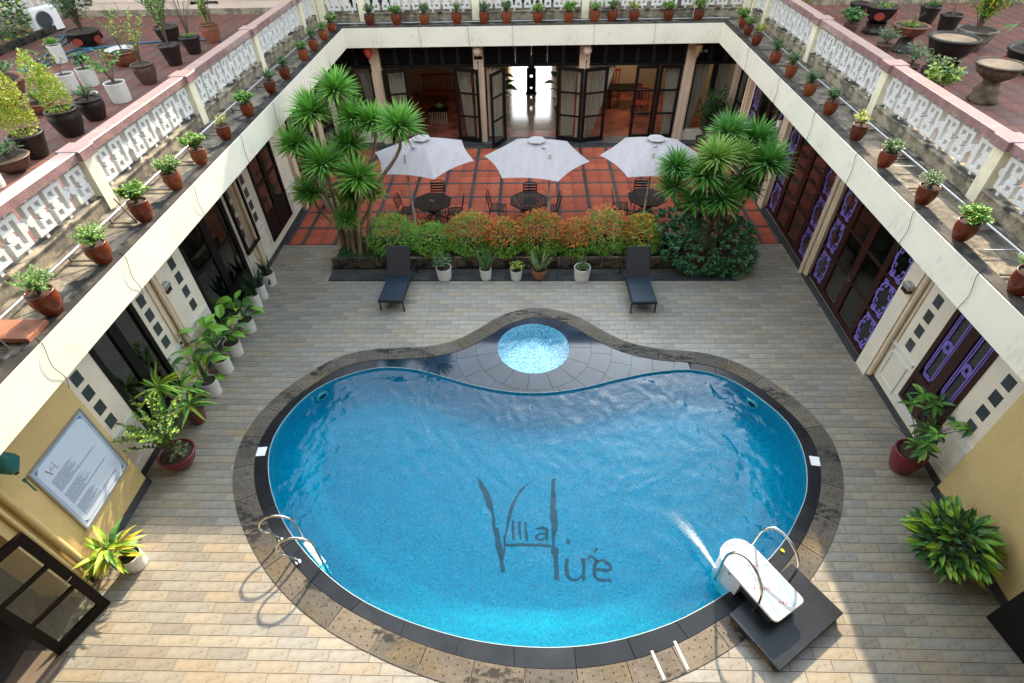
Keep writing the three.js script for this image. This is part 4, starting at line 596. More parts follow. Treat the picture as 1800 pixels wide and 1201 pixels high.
// foliage spread over a lumpy ellipsoid
function mass(parent, o) {
  const { c, r, n, g = lg.small, cols, s = 1, shell = 0.55, name = 'foliage', whorl = 1, filt, outward = 0.8, up = 0.3 } = o, lv = new Leaves(), off = R() * 50;
  for (let i = 0; i < n; i++) {
    const d = sph(), k = (shell + (1 - shell) * Math.cbrt(R())) * (0.82 + 0.36 * fbm(d[0] * 0.3 + off, d[1] * 0.3 + d[2] * 0.3, 6, 2, 5)), p = [c[0] + d[0] * r[0] * k, c[1] + d[1] * r[1] * k, c[2] + d[2] * r[2] * k];
    if (filt && !filt(p)) continue; const col = pick(typeof cols === 'function' ? cols(p) : cols);
    for (let w = 0; w < whorl; w++) { const b = sph(); lv.add(g, p, [d[0] * outward + b[0] * 0.8, d[1] * outward + b[1] * 0.6 + up, d[2] * outward + b[2] * 0.8], rr(-0.6, 0.6), s * rr(0.7, 1.25), jit(col)); }
  }
  if (lv.p.length) obj(name, lv.geo(), LF.green, parent);
}
const potProfile = { // radius and height along the wall, for a pot of radius 1 and height 1
  barrel: [[0.6, 0], [0.68, 0.02], [0.92, 0.35], [1, 0.62], [0.95, 0.86], [0.9, 0.93], [0.97, 0.95], [0.97, 1], [0.86, 1], [0.84, 0.9]], flare: [[0.58, 0], [0.62, 0.02], [0.78, 0.4], [0.92, 0.8], [0.94, 0.88], [1, 0.9], [1, 1], [0.9, 1], [0.88, 0.88]],
  straight: [[0.84, 0], [0.88, 0.02], [0.95, 0.5], [0.98, 0.95], [1, 1], [0.9, 1], [0.89, 0.85]], bowl: [[0.42, 0], [0.5, 0.04], [0.78, 0.35], [0.94, 0.75], [0.93, 0.86], [1.02, 0.9], [1.02, 1], [0.9, 1], [0.87, 0.85]], urn: [[0.62, 0], [0.66, 0.03], [0.84, 0.3], [1, 0.66], [0.98, 0.82], [0.9, 0.92], [1, 0.95], [1, 1], [0.86, 1], [0.85, 0.86]]
};
function pot(t, kind, r, h, m, soil = M.soil, y = 0) { obj('pot', lathe(potProfile[kind].map(([a, b]) => [a * r, y + b * h]), 22), m, t, { keepUV: false }); obj('soil', new THREE.CylinderGeometry(r * 0.88, r * 0.86, 0.02, 18).translate(0, y + h * 0.9, 0), soil, t); return y + h * 0.9; }
function blades(t, o) { const { at = [0, 0, 0], n = 12, L = 0.5, W = 0.05, spread = 0.35, cols, droop = 0.05, r = 0.07, each } = o, lv = new Leaves(), g = leafGeo(1, W / L, { seg: 5, fold: 0.35, droop, base: 0.75 }); for (let i = 0; i < n; i++) { const a = rr(0, 6.283), q = r * Math.sqrt(R()); lv.add(g, [at[0] + q * Math.cos(a), at[1], at[2] + q * Math.sin(a)], [Math.cos(a) * spread * rr(0.3, 1.2), 1, Math.sin(a) * spread * rr(0.3, 1.2)], rr(-3, 3), L * rr(0.6, 1.1), jit(pick(cols), 0.2)); } obj('blades', lv.geo(), LF.green, t); }
const bigLeafMats = {}; const bigMat = (c) => bigLeafMats[c] ??= mt('leaf', c, 0.5, { transmission: 0.25, thickness: 0 });
function bigLeaves(t, o) { // each leaf a mesh of its own
  const { at, n, L, W, h, r, cols, droop = 0.4, y0 = 0.25, wave = 0, stalk = true, elev = [0.1, 0.9], tall = 1 } = o, gs = [0, 1, 2].map((k) => { const g = merge([leafGeo(1, W / L * (0.9 + 0.1 * k), { seg: 5, fold: 0.22 + 0.1 * k, droop: droop * (0.7 + 0.3 * k), wave })]); g.userData.done = 1; return g; }), st = [];
  for (let i = 0; i < n; i++) {
    const a = i * 2.4 + rr(-0.4, 0.4), y = at[1] + h * (y0 + (1 - y0) * (i + 0.5) / n), q = r * rr(0.3, 1) * (1 - 0.4 * i / n), p = [at[0] + q * Math.cos(a), y, at[2] + q * Math.sin(a)], e = rr(...elev), m = obj('leaf', gs[i % 3], bigMat(pick(cols)), t), s = L * rr(0.75, 1.15);
    m.position.set(...p); m.rotation.set(-e, Math.atan2(Math.cos(a), Math.sin(a)) + rr(-0.4, 0.4), rr(-0.5, 0.5), 'YXZ'); m.scale.setScalar(s); if (stalk) st.push(taper([[at[0] + q * 0.1 * Math.cos(a), at[1] + (y - at[1]) * 0.25, at[2] + q * 0.1 * Math.sin(a)], [at[0] + q * 0.5 * Math.cos(a), y - 0.04, at[2] + q * 0.5 * Math.sin(a)], p], 0.009, 0.005, 4, 4));
  }
  if (st.length) obj('stalks', st, bigMat(cols[0]), t);
}
function flame(t, y, cols) { for (const [a, b, c, r, h, k] of [[0, 0.22, 0, 0.27, 0.24, 700], [-0.07, 0.5, 0.05, 0.24, 0.28, 700], [0.1, 0.42, -0.05, 0.2, 0.2, 420], [-0.12, 0.8, 0, 0.17, 0.24, 420], [0.05, 0.72, 0.05, 0.13, 0.16, 240], [-0.1, 1.02, 0.02, 0.09, 0.15, 140]]) mass(t, { c: [a, y + b, c], r: [r, h, r], n: k, g: lg.small, s: 0.7, cols, shell: 0.6, up: 0.8 }); }
// ---- ledge pots
{
  const rows = {
    left: [[-6.1, -5.28, 0.235], [-6.1, -6.42, 0.225], [-6.1, -7.57, 0.215], [-6.1, -8.62, 0.205], [-6.1, -9.6, 0.2], [-6.1, -10.72, 0.195], [-6.1, -11.95, 0.195], [-6.1, -13.37, 0.19], [-6.1, -14.4, 0.19], [-6.1, -15.92, 0.19], [-6.1, -16.86, 0.19], [-6.1, -17.9, 0.19], [-6.1, -18.78, 0.185]],
    right: [[6.2, -5.7, 0.22], [6.2, -6.96, 0.21], [6.2, -8.0, 0.21], [6.2, -9.3, 0.2], [6.2, -10.43, 0.2], [6.2, -11.72, 0.195], [6.2, -12.83, 0.195], [6.2, -14.06, 0.19], [6.2, -15.15, 0.19], [6.2, -16.76, 0.19], [6.28, -17.8, 0.185], [6.36, -18.6, 0.185]],
    rear: [[-5.11, -19.66], [-4.25, -19.68], [-3.36, -19.7], [-2.32, -19.71], [-1.45, -19.72], [-0.73, -19.68], [0.26, -19.64], [1.23, -19.6], [2.04, -19.66], [2.61, -19.69], [3.29, -19.72], [4.36, -19.72], [5.29, -19.67]].map((p) => [...p, 0.175])
  };
  rs(303); 
  const lush = ['bushy green herbs', 'leafy green herbs', 'feathery green sprigs', 'straggly pale herbs', 'thin yellowing sprigs'];
  for (const k of ['left', 'right', 'rear']) rows[k].forEach(([x, z, r0], i) => {
    const r = k === 'rear' ? r0 : r0 * 0.78;
    const kind = k === 'left' ? [0, 1, 1, 0, 1, 4, 1, 2, 2, 0, 2, 0, 0][i] : k === 'right' ? [0, 1, 3, 3, 4, 2, 2, 2, 2, 4, 0, 0][i] : [2, 0, 2, 3, 2, 2, 1, 1, 0, 3, 4, 0, 0][i], o = k === 'rear' && i === 0 ? 'leftmost' : ORD[i];
    const t = thing('potted_plant', `${kind < 2 ? 'brown glazed pot' : 'brown clay pot'} of ${lush[kind]}, ${k === 'rear' ? `${i === 12 ? 'rightmost' : i ? `${o} from left` : o} on the rear roof ledge` : `${i === rows[k].length - 1 ? 'farthest' : o} on the ${k} roof ledge`}`, 'potted plant', [x, k === 'rear' ? 3.965 : 4.002, z], rr(0, 6), `glazed pots on the ${k} roof ledge`);
    t.rotation.set(rr(-0.05, 0.05), t.rotation.y, rr(-0.05, 0.05)); const h = r * rr(1.7, 1.95), y = pot(t, 'barrel', r * 0.92, h, M.glaze[Math.floor(R() * 4)]);
    const cs = [[GREEN.fresh, GREEN.mid, GREEN.pale], [GREEN.fresh, GREEN.lime, GREEN.mid], [GREEN.grey, GREEN.mid], [GREEN.grey, GREEN.pale, GREEN.mid], [GREEN.lime, GREEN.pale, GREEN.gold]][kind];
    bushy(t, { at: [0, y - 0.02, 0], n: kind === 4 ? 18 : 52, h: r * (kind === 2 ? 2.1 : 1.75) * rr(0.85, 1.2), r: r * (kind < 2 ? 1.35 : 1.15), leaves: kind > 2 ? 16 : 26, g: kind === 2 ? lg.tiny : pick([lg.tiny, lg.small]), s: kind === 1 ? 0.8 : 0.75, cols: cs, from: 0.3, twig: 0.003, lean: [rr(-0.05, 0.05), rr(-0.05, 0.05)] });
  });
}
// ---- terrace pots, left
{
  rs(411); const P = (label, x, z, kind, r, h, m, o = {}) => { const t = thing(o.name || 'potted_plant', label, o.cat || 'potted plant', [x, TOP + 0.014, z], rr(0, 6)); let y0 = 0; if (o.stand) { obj('pedestal', lathe(o.stand, 22), m === M.potStone ? M.potStone : M.potBlack, t); y0 = o.stand[o.stand.length - 1][1]; } const y = pot(t, kind, r, h, m, o.soil, y0); if (o.motif) for (let k = 0; k < 5; k++) { const g = new THREE.CircleGeometry(0.11, 14).scale(1.2, 0.9, 1).translate(0, y0 + h * 0.5, r * 0.965).rotateY(k * 1.2566); obj('painted_motif', g, M.motif, t); } return [t, y]; };
  let [t, y] = P('white cylinder pot of short grass beside the coiled blue hose', -13.0, -16.15, 'straight', 0.18, 0.44, M.potWhite); bushy(t, { at: [0, y, 0], n: 40, h: 0.18, r: 0.18, leaves: 4, g: lg.lance, s: 0.7, cols: [GREEN.mid, GREEN.fresh], twig: 0, up: 1.2 });
  [t, y] = P('dark glazed pot of dense golden green shrub, larger of the two nearest the left balustrade', -9.5, -11.1, 'urn', 0.3, 0.52, M.potBlack); flame(t, y, [GREEN.lime, GREEN.fresh, GREEN.lime, GREEN.gold]);
  [t, y] = P('dark pot of grey green herbs with a white shard behind the golden shrub', -9.5, -11.95, 'urn', 0.27, 0.44, M.potBlack); bushy(t, { at: [0, y, 0], n: 30, h: 0.3, r: 0.25, leaves: 14, g: lg.tiny, cols: [GREEN.grey, GREEN.mid] }); obj('shard', new THREE.TorusGeometry(0.12, 0.02, 5, 12, 2.4).rotateX(1.2).translate(0.05, y + 0.05, 0.14), M.potWhite, t);
  [t, y] = P('dark flared pot of yellow leaved shrub leaning left near the left frame edge', -9.55, -10.05, 'flare', 0.3, 0.46, M.potBlack); flame(t, y, [GREEN.gold, GREEN.lime, GREEN.lime]);
  [t, y] = P('wide brown clay bowl of small leafy bonsai at the left frame edge', -9.55, -9.42, 'bowl', 0.34, 0.28, M.potBrown); bushy(t, { at: [0, y, 0], n: 16, h: 0.28, r: 0.26, leaves: 14, cols: [GREEN.dark, GREEN.mid] });
  [t, y] = P('white pot with a green label cut by the left frame edge', -9.5, -8.75, 'straight', 0.22, 0.42, M.potWhite); bushy(t, { at: [-0.05, y, -0.1], n: 14, h: 0.7, r: 0.25, leaves: 16, g: lg.oval, cols: [GREEN.mid, GREEN.fresh] });
  [t, y] = P('white cylinder pot of sparse rose bush, left of the white pair', -11.15, -13.72, 'straight', 0.2, 0.42, M.potWhite); bushy(t, { at: [-0.05, y, 0], n: 9, h: 0.75, r: 0.42, leaves: 14, g: lg.small, cols: [GREEN.mid, GREEN.dark, GREEN.gold], lean: [-0.2, 0] });
  [t, y] = P('white cylinder pot of low leafy plant, right of the white pair', -10.98, -14.2, 'straight', 0.21, 0.4, M.potWhite); bushy(t, { at: [0, y, 0], n: 10, h: 0.4, r: 0.3, leaves: 14, g: lg.oval, cols: [GREEN.dark, GREEN.mid] });
  [t, y] = P('white pot of thin leafy shrub standing alone by the left balustrade', -9.55, -13.05, 'straight', 0.23, 0.42, M.potWhite); bushy(t, { at: [0, y, 0], n: 13, h: 0.8, r: 0.5, leaves: 14, g: lg.oval, s: 0.8, cols: [GREEN.mid, GREEN.fresh] });
  [t, y] = P('wide black and red bowl of dense oleander shrub before the far wall', -13.2, -17.75, 'bowl', 0.46, 0.42, M.potBlack, { motif: 1 }); bushy(t, { at: [0, y, 0], n: 40, h: 1.5, r: 0.75, leaves: 26, g: lg.lance, cols: [GREEN.dark, GREEN.mid, GREEN.grey], twig: 0.009, from: 0.3 });
  [t, y] = P('terracotta bowl holding a white basin among sparse branches', -11.0, -15.85, 'bowl', 0.42, 0.36, M.potTerra); obj('basin', lathe([[0.2, y], [0.3, y + 0.02], [0.37, y + 0.08]], 20), M.potWhite, t); bushy(t, { at: [0.1, y, -0.1], n: 12, h: 1.0, r: 0.6, leaves: 16, g: lg.small, cols: [GREEN.mid, GREEN.lime] });
  [t, y] = P('brown ribbed pot of thin twiggy shrub second from the left balustrade bend', -9.55, -14.3, 'urn', 0.26, 0.46, M.potBrown); bushy(t, { at: [0, y, 0], n: 16, h: 1.35, r: 0.45, leaves: 18, g: lg.small, cols: [GREEN.lime, GREEN.mid, GREEN.gold], twig: 0.008, lean: [-0.1, 0] });
  [t, y] = P('dark flared pot of tall upright leafy shrub beside the left balustrade', -9.6, -15.8, 'flare', 0.27, 0.5, M.potBlack); bushy(t, { at: [0, y, 0], n: 18, h: 1.7, r: 0.4, leaves: 20, g: lg.oval, s: 0.7, cols: [GREEN.mid, GREEN.fresh], twig: 0.009 });
  [t, y] = P('black pot of tall grey green shrub in front of the dark window', -10.65, -17.75, 'bowl', 0.34, 0.5, M.potBlack); bushy(t, { at: [0, y, 0], n: 24, h: 1.7, r: 0.7, leaves: 24, g: lg.small, cols: [GREEN.grey, GREEN.mid, GREEN.dark], twig: 0.01 });
  [t, y] = P('black pot of nearly bare twigs tied with string', -9.55, -16.85, 'flare', 0.27, 0.44, M.potBlack); bushy(t, { at: [0, y, 0], n: 16, h: 1.4, r: 0.55, leaves: 4, g: lg.tiny, cols: [GREEN.mid], twig: 0.009 }); bushy(t, { at: [0, y, 0], n: 14, h: 0.12, r: 0.2, leaves: 10, g: lg.tiny, cols: [GREEN.fresh], twig: 0, name: 'ground_leaves' });
  [t, y] = P('terracotta pot of slender shrub nearest the rear end of the left balustrade', -9.5, -18.0, 'urn', 0.27, 0.5, M.potTerra); bushy(t, { at: [0, y, 0], n: 16, h: 0.9, r: 0.16, leaves: 20, g: lg.small, cols: [GREEN.lime, GREEN.fresh], from: 0.1 }); bushy(t, { at: [-0.1, y, 0], n: 10, h: 1.6, r: 0.5, leaves: 10, g: lg.small, cols: [GREEN.mid], lean: [-0.15, 0], name: 'upper_foliage' });
  [t, y] = P('very large terracotta bowl of overgrown grass at the left frame edge', -11.9, -12.4, 'bowl', 0.68, 0.55, M.potTerra, { stand: [[0.3, 0], [0.34, 0.04], [0.28, 0.12]] }); bushy(t, { at: [0, y, 0], n: 160, h: 0.35, r: 0.62, leaves: 7, g: lg.lance, s: 1.2, cols: [GREEN.grey, GREEN.mid, GREEN.pale], twig: 0, up: 1 });
  [t, y] = P('small terracotta dish with a green tuft behind the golden shrub', -10.95, -12.35, 'bowl', 0.27, 0.24, M.potTerra); bushy(t, { at: [0, y, 0], n: 20, h: 0.22, r: 0.2, leaves: 10, cols: [GREEN.lime, GREEN.mid] });
  const iv = thing('ivy_bank', 'dark green ivy bank with yellow leaves in the far left corner', 'ivy', [-16.4, TOP, -17.3], 0, 0, 'stuff'); mass(iv, { c: [0, 0.9, 0], r: [1.25, 1.5, 2.2], n: 3600, g: lg.oval, s: 1.4, cols: [GREEN.deep, GREEN.dark, GREEN.dark, GREEN.mid, GREEN.lime], whorl: 1, shell: 0.7, filt: (p) => p[1] > 0.05 }); obj('kerb', bx(0.95, 1.1, 0, 0.2, -2.3, 2.4), M.curb, iv);
  const ac = thing('condenser_unit', 'white outdoor air conditioner unit with a round fan grille by the ivy', 'air conditioner', [-15.5, TOP + 0.014, -19.45], 1.2); obj('casing', cbx(-0.42, 0.42, 0.05, 0.7, -0.16, 0.16, 0.02), M.sheet, ac); obj('fan_ring', new THREE.TorusGeometry(0.25, 0.02, 6, 28).translate(-0.1, 0.37, 0.165), M.galv, ac); obj('fan_grille', new THREE.CircleGeometry(0.24, 24).translate(-0.1, 0.37, 0.163), M.vent, ac); for (const x of [-0.3, 0.3]) obj('foot', bx(x - 0.04, x + 0.04, 0, 0.05, -0.16, 0.16), M.iron, ac);
  const sc = thing('pierced_screen', 'white pierced screen wall standing behind the air conditioner', 'screen', [-17.6, TOP, -20.6], 0.5); for (let i = 0; i < 5; i++) { const m = obj('screen_block', scr[i % 2], M.screen, sc); m.scale.set(1, 1.6, 1); m.position.set(i % 2 ? (i + 1) * 0.47 : i * 0.47, 0.25, 0); } obj('base', bx(0, 2.4, 0, 0.24, -0.1, 0.1), M.lowWall, sc);
  tag(obj('garden_hose', [tube([[-14.9, 3.985, -18.9], [-14.4, 3.985, -18.7], [-14.0, 3.985, -17.6], [-13.75, 3.985, -15.9], [-13.62, 3.985, -15.0], [-13.4, 3.985, -15.6], [-13.6, 3.985, -16.6], [-14.25, 3.985, -17.9], [-14.7, 3.985, -18.95]], 0.028, 60, 6), tube([[-13.62, 4.0, -15.0], [-13.2, 3.985, -15.9], [-13.0, 3.985, -16.8], [-12.8, 3.985, -17.4], [-13.2, 3.985, -17.5], [-13.5, 3.985, -16.2]], 0.028, 30, 6), tube([[-13.1, 3.985, -17.3], [-11.5, 3.985, -17.95], [-9.6, 3.985, -18.1], [-8.3, 3.985, -17.2], [-7.7, 3.985, -15.5]], 0.028, 40, 6)], M.hose), 'blue garden hose looped and trailing across the left terrace', 'hose');
  // right terrace
  rs(433); const ped = (h, r) => [[r * 0.9, 0], [r, 0.02], [r, h * 0.35], [r * 0.8, h * 0.5], [r * 0.86, h * 0.9], [r * 0.9, h]];
  [t, y] = P('black pot of dark clipped shrub behind the red painted bowl', 9.95, -19.3, 'flare', 0.27, 0.5, M.potBlack); bushy(t, { at: [0, y, 0], n: 18, h: 1.1, r: 0.5, leaves: 20, g: lg.oval, s: 0.7, cols: [GREEN.dark, GREEN.mid], twig: 0.01 });
  [t, y] = P('black bowl with red painted panels on a low dark pedestal', 9.92, -17.95, 'bowl', 0.42, 0.42, M.potBlack, { stand: ped(0.28, 0.3), motif: 1 }); bushy(t, { at: [0, y, 0], n: 40, h: 0.08, r: 0.36, leaves: 6, g: lg.tiny, cols: [GREEN.mid, GREEN.lime], twig: 0 }); bushy(t, { at: [0, y, 0], n: 7, h: 0.5, r: 0.35, leaves: 3, g: lg.tiny, cols: [GREEN.mid] });
  [t, y] = P('wide terracotta bowl of moss and twigs on a narrow stand', 9.85, -16.15, 'bowl', 0.42, 0.26, M.potTerra, { stand: [[0.26, 0], [0.28, 0.04], [0.2, 0.15], [0.16, 0.3], [0.2, 0.36]] }); bushy(t, { at: [0, y, 0], n: 60, h: 0.08, r: 0.36, leaves: 6, g: lg.tiny, cols: [GREEN.lime, GREEN.mid], twig: 0 }); bushy(t, { at: [0, y, 0], n: 10, h: 0.5, r: 0.3, leaves: 2, g: lg.tiny, cols: [GREEN.mid], name: 'sprigs' });
  [t, y] = P('black pot of slanting little tree, farther of the black pair', 11.78, -18.75, 'flare', 0.28, 0.5, M.potBlack); obj('trunk', taper([[0, y, 0], [0.08, y + 0.4, 0], [0.25, y + 0.9, 0]], 0.025, 0.014), M.bark, t); mass(t, { c: [0.2, y + 1.05, 0], r: [0.55, 0.35, 0.5], n: 420, g: lg.oval, s: 0.8, cols: [GREEN.dark, GREEN.deep, GREEN.mid] }); bushy(t, { at: [0, y, 0], n: 20, h: 0.15, r: 0.24, leaves: 8, cols: [GREEN.mid], twig: 0, name: 'ground_leaves' });
  [t, y] = P('black pot of round headed little tree, nearer of the black pair', 11.75, -17.65, 'flare', 0.29, 0.52, M.potBlack); obj('trunk', taper([[0, y, 0], [0.03, y + 0.35, 0], [0.02, y + 0.7, 0]], 0.025, 0.014), M.bark, t); mass(t, { c: [0, y + 0.85, 0], r: [0.5, 0.38, 0.5], n: 460, g: lg.oval, s: 0.8, cols: [GREEN.dark, GREEN.deep, GREEN.mid] });
  [t, y] = P('grey white stone pot of dense yellow green bamboo', 11.6, -16.2, 'bowl', 0.46, 0.5, M.potGrey); bushy(t, { at: [0, y, 0], n: 46, h: 1.45, r: 0.65, leaves: 34, g: lg.lance, cols: [GREEN.lime, GREEN.fresh, GREEN.gold, GREEN.mid], twig: 0.011, from: 0.25, up: -0.1 });
  [t, y] = P('large dark brown bowl of sand on a black moulded pedestal', 9.82, -14.3, 'bowl', 0.52, 0.5, M.potBlack, { stand: ped(0.3, 0.38), soil: M.sand, cat: 'bowl' });
  [t, y] = P('stone pedestal bowl of sand, nearest on the right terrace', 9.75, -12.45, 'bowl', 0.46, 0.3, M.potStone, { stand: [[0.27, 0], [0.3, 0.05], [0.24, 0.12], [0.26, 0.22], [0.18, 0.34], [0.15, 0.4], [0.2, 0.46]], soil: M.sand, cat: 'bowl' });
  [t, y] = P('squat red and black painted pot of broad leaved shrub at the right frame edge', 11.8, -14.35, 'bowl', 0.5, 0.5, M.potBlack, { motif: 1 }); bigLeaves(t, { at: [0, y, 0], n: 46, L: 0.36, W: 0.1, h: 1.5, r: 0.65, cols: [GREEN.dark, GREEN.mid, GREEN.deep], droop: 0.5, elev: [-0.5, 0.5] });
  const loose = [['low green herbs sprouting beside the red painted bowl', 9.1, -17.7, 0.45, GREEN.mid], ['spiky pale herbs in the shadow of the terracotta bowl', 9.1, -15.7, 0.4, GREEN.grey], ['yellow flowering weeds at the far end of the right balustrade', 8.4, -19.6, 0.5, GREEN.gold], ['grey green bush beside the large sand bowl', 8.9, -14.0, 0.5, GREEN.grey], ['yellow leaved shrub behind the right coping below the stone bowl', 8.55, -12.2, 0.55, GREEN.lime], ['pale edged leafy bush before the black pedestal', 9.1, -13.4, 0.4, GREEN.pale], ['yellow leafed bush behind the near end of the right balustrade', 8.2, -8.3, 0.5, GREEN.lime]];
  for (const [l, x, z, h, c] of loose) { const q = thing('potted_plant', l, 'plant', [x, TOP + 0.014, z]); const yy = pot(q, 'flare', 0.2, 0.3, M.potBrown); bushy(q, { at: [0, yy, 0], n: 18, h, r: 0.4, leaves: 16, g: pick([lg.small, lg.oval]), cols: [c, c, GREEN.mid] }); }
}
// ---- pots along the courtyard walls
{
  rs(521); const cane = [GREEN.mid, GREEN.fresh, GREEN.fresh, GREEN.lime, GREEN.dark];
  const W = (label, x, z, kind, r, h, m, turn = 0, group) => { const t = thing('potted_plant', label, 'potted plant', [x, 0.003, z], turn, group); return [t, pot(t, kind, r, h, m)]; };
  let t, y;
  for (const [l, x, z, r, h, L] of [['white pot with a sketched emblem holding dark snake plant, farthest by the left wall', -6.66, -11.2, 0.185, 0.36, 0.5], ['slim white pot of dark snake plant, middle of three by the left wall', -6.64, -10.63, 0.145, 0.4, 0.5], ['slim white pot of dark snake plant, nearest of three by the left wall', -6.64, -10.24, 0.15, 0.42, 0.55]]) { [t, y] = W(l, x, z, 'straight', r, h, M.potWhite); blades(t, { at: [0, y, 0], n: 15, L, W: 0.055, spread: 0.45, cols: [GREEN.deep, GREEN.dark, [0.03, 0.05, 0.025]] }); if (r > 0.18) obj('emblem', tris([[0.06, 0.2, 0.16], [0.12, 0.2, 0.13], [0.1, 0.3, 0.145], [0.04, 0.1, 0.165], [0.1, 0.1, 0.138]].map((p) => [p[0], p[1], p[2] + 0.016]), [0, 1, 2, 0, 3, 4, 0, 4, 1]), M.emblem, t); }
  for (const [l, x, z, r, h, n, H] of [['white pot of broad pale veined leaves, farthest of the four leafy pots', -6.52, -9.4, 0.18, 0.34, 18, 0.65], ['white pot of crowded yellow green broad leaves, second of the four leafy pots', -6.52, -8.62, 0.18, 0.36, 24, 0.75], ['white pot of tall open leafy stems, third of the four leafy pots', -6.53, -8.1, 0.17, 0.38, 16, 0.95], ['white pot of tall broad leaved stems, nearest of the four leafy pots', -6.52, -7.45, 0.175, 0.38, 20, 0.95]]) { [t, y] = W(l, x, z, 'straight', r, h, M.potWhite); bigLeaves(t, { at: [0, y, 0], n, L: 0.34, W: 0.145, h: H, r: 0.26, cols: cane, droop: 0.35, y0: 0.2 }); }
  [t, y] = W('brown pot of long strap leaved plant leaning over the left window', -6.5, -6.72, 'flare', 0.2, 0.34, M.glaze[1]); obj('stem', [taper([[0, y, 0], [-0.1, y + 0.4, 0.1], [-0.18, y + 0.8, 0.2]], 0.02, 0.014), taper([[0, y, 0], [0.1, y + 0.2, 0.18], [0.2, y + 0.35, 0.2]], 0.018, 0.012)], M.bark, t);
  for (const [c, n] of [[[-0.18, y + 0.8, 0.2], 30], [[0.2, y + 0.36, 0.22], 20], [[-0.05, y + 0.5, -0.1], 14]]) bigLeaves(t, { at: c, n, L: 0.5, W: 0.052, h: 0.12, r: 0.02, cols: [GREEN.mid, GREEN.fresh, GREEN.lime], droop: 0.6, y0: 0, stalk: false, elev: [-0.25, 1.0] });
  [t, y] = W('dark red bowl pot of small leaved twiggy shrub by the notice wall', -6.35, -5.72, 'bowl', 0.31, 0.34, M.potRed); bushy(t, { at: [0, y, 0], n: 34, h: 1.35, r: 0.62, leaves: 34, g: lg.oval, s: 0.62, cols: [GREEN.mid, GREEN.fresh, GREEN.lime, GREEN.dark], twig: 0.011, from: 0.3, lean: [-0.08, 0.02] }); bushy(t, { at: [0.12, y, 0.05], n: 16, h: 0.3, r: 0.2, leaves: 16, g: lg.tiny, cols: [GREEN.grey, GREEN.pale], name: 'ground_leaves' });
  [t, y] = W('rough white pot of long yellow green leaves below the notice board', -6.2, -3.82, 'straight', 0.17, 0.32, M.potWhite); obj('stem', taper([[0, y, 0], [-0.1, y + 0.15, 0.02], [-0.16, y + 0.3, 0.05]], 0.02, 0.015), M.bark, t); bigLeaves(t, { at: [-0.15, y + 0.05, 0.05], n: 44, L: 0.38, W: 0.075, h: 0.36, r: 0.12, cols: [GREEN.lime, GREEN.lime, GREEN.fresh, GREEN.mid, GREEN.gold], droop: 0.5, wave: 0.25, y0: 0.1, stalk: false, elev: [-0.2, 0.9] });
  [t, y] = W('oxblood glazed urn of whorled leaves by the right wall window', 6.58, -5.78, 'urn', 0.26, 0.5, M.potRed); bushy(t, { at: [0, y, 0], n: 10, h: 0.9, r: 0.55, leaves: 0, twig: 0.012, g: lg.tiny, cols: [GREEN.mid] }); t.children.pop();
  { const tw = []; for (let i = 0; i < 13; i++) { const a = rr(0, 6.283), q = rr(0.15, 0.62), e = [q * Math.cos(a) - 0.1, y + rr(0.15, 0.95), q * Math.sin(a)]; tw.push(taper([[0, y, 0], [e[0] * 0.4, y + (e[1] - y) * 0.7, e[2] * 0.4], e], 0.01, 0.005, 5, 4)); bigLeaves(t, { at: e, n: 11, L: 0.24, W: 0.07, h: 0.05, r: 0.01, cols: [GREEN.mid, GREEN.fresh, GREEN.dark], droop: 0.35, y0: 0, stalk: false, elev: [-0.5, 0.7] }); } obj('stems', tw, M.twig, t); }
  t = thing('shrub', 'dense mound of long thick leaves at the foot of the right yellow wall', 'shrub', [6.32, 0.003, -4.12]); pot(t, 'bowl', 0.34, 0.34, M.potBlack);
  { const gs = [0, 1, 2].map((k) => { const g = merge([leafGeo(1, 0.24 + 0.02 * k, { seg: 4, fold: 0.3, droop: 0.1 + 0.08 * k, base: 0.25 })]); g.userData.done = 1; return g; }); for (let i = 0; i < 300; i++) { const d = sph(); if (d[1] < -0.5) { continue; } const k = rr(0.62, 0.92), m = obj('leaf', gs[i % 3], bigMat(pick([GREEN.mid, GREEN.fresh, GREEN.dark, GREEN.lime])), t); m.position.set(d[0] * 0.52 * k, 0.55 + d[1] * 0.46 * k, d[2] * 0.5 * k); m.rotation.set(-Math.asin(Math.max(-0.4, Math.min(0.95, d[1] * 0.6 + rr(-0.1, 0.5)))), Math.atan2(d[0], d[2]) + rr(-0.6, 0.6), rr(-0.6, 0.6), 'YXZ'); m.scale.setScalar(rr(0.2, 0.31)); } mass(t, { c: [0, 0.5, 0], r: [0.44, 0.4, 0.42], n: 420, g: lg.spoon, cols: [GREEN.deep, GREEN.dark], shell: 0.3, name: 'inner_foliage' }); }
  // five pots before the planter
  [t, y] = W('white pot of straggling green leaves, leftmost of the five before the planter', -2.18, -11.46, 'straight', 0.2, 0.34, M.potWhite); bushy(t, { at: [0, y, 0], n: 16, h: 0.4, r: 0.28, leaves: 16, g: lg.small, cols: [GREEN.mid, GREEN.grey, GREEN.dark] });
  [t, y] = W('white pot of mottled snake plant with one long arching blade', -1.11, -11.45, 'straight', 0.15, 0.3, M.potWhite); blades(t, { at: [0, y, 0], n: 16, L: 0.62, W: 0.065, spread: 0.5, cols: [GREEN.grey, GREEN.mid, [0.1, 0.14, 0.06]] });
  [t, y] = W('white pot of small yellow flowered herb, middle of the five before the planter', -0.33, -11.44, 'straight', 0.155, 0.28, M.potWhite); bushy(t, { at: [0, y, 0], n: 26, h: 0.25, r: 0.2, leaves: 18, g: lg.tiny, cols: [GREEN.lime, GREEN.mid, GREEN.gold] });
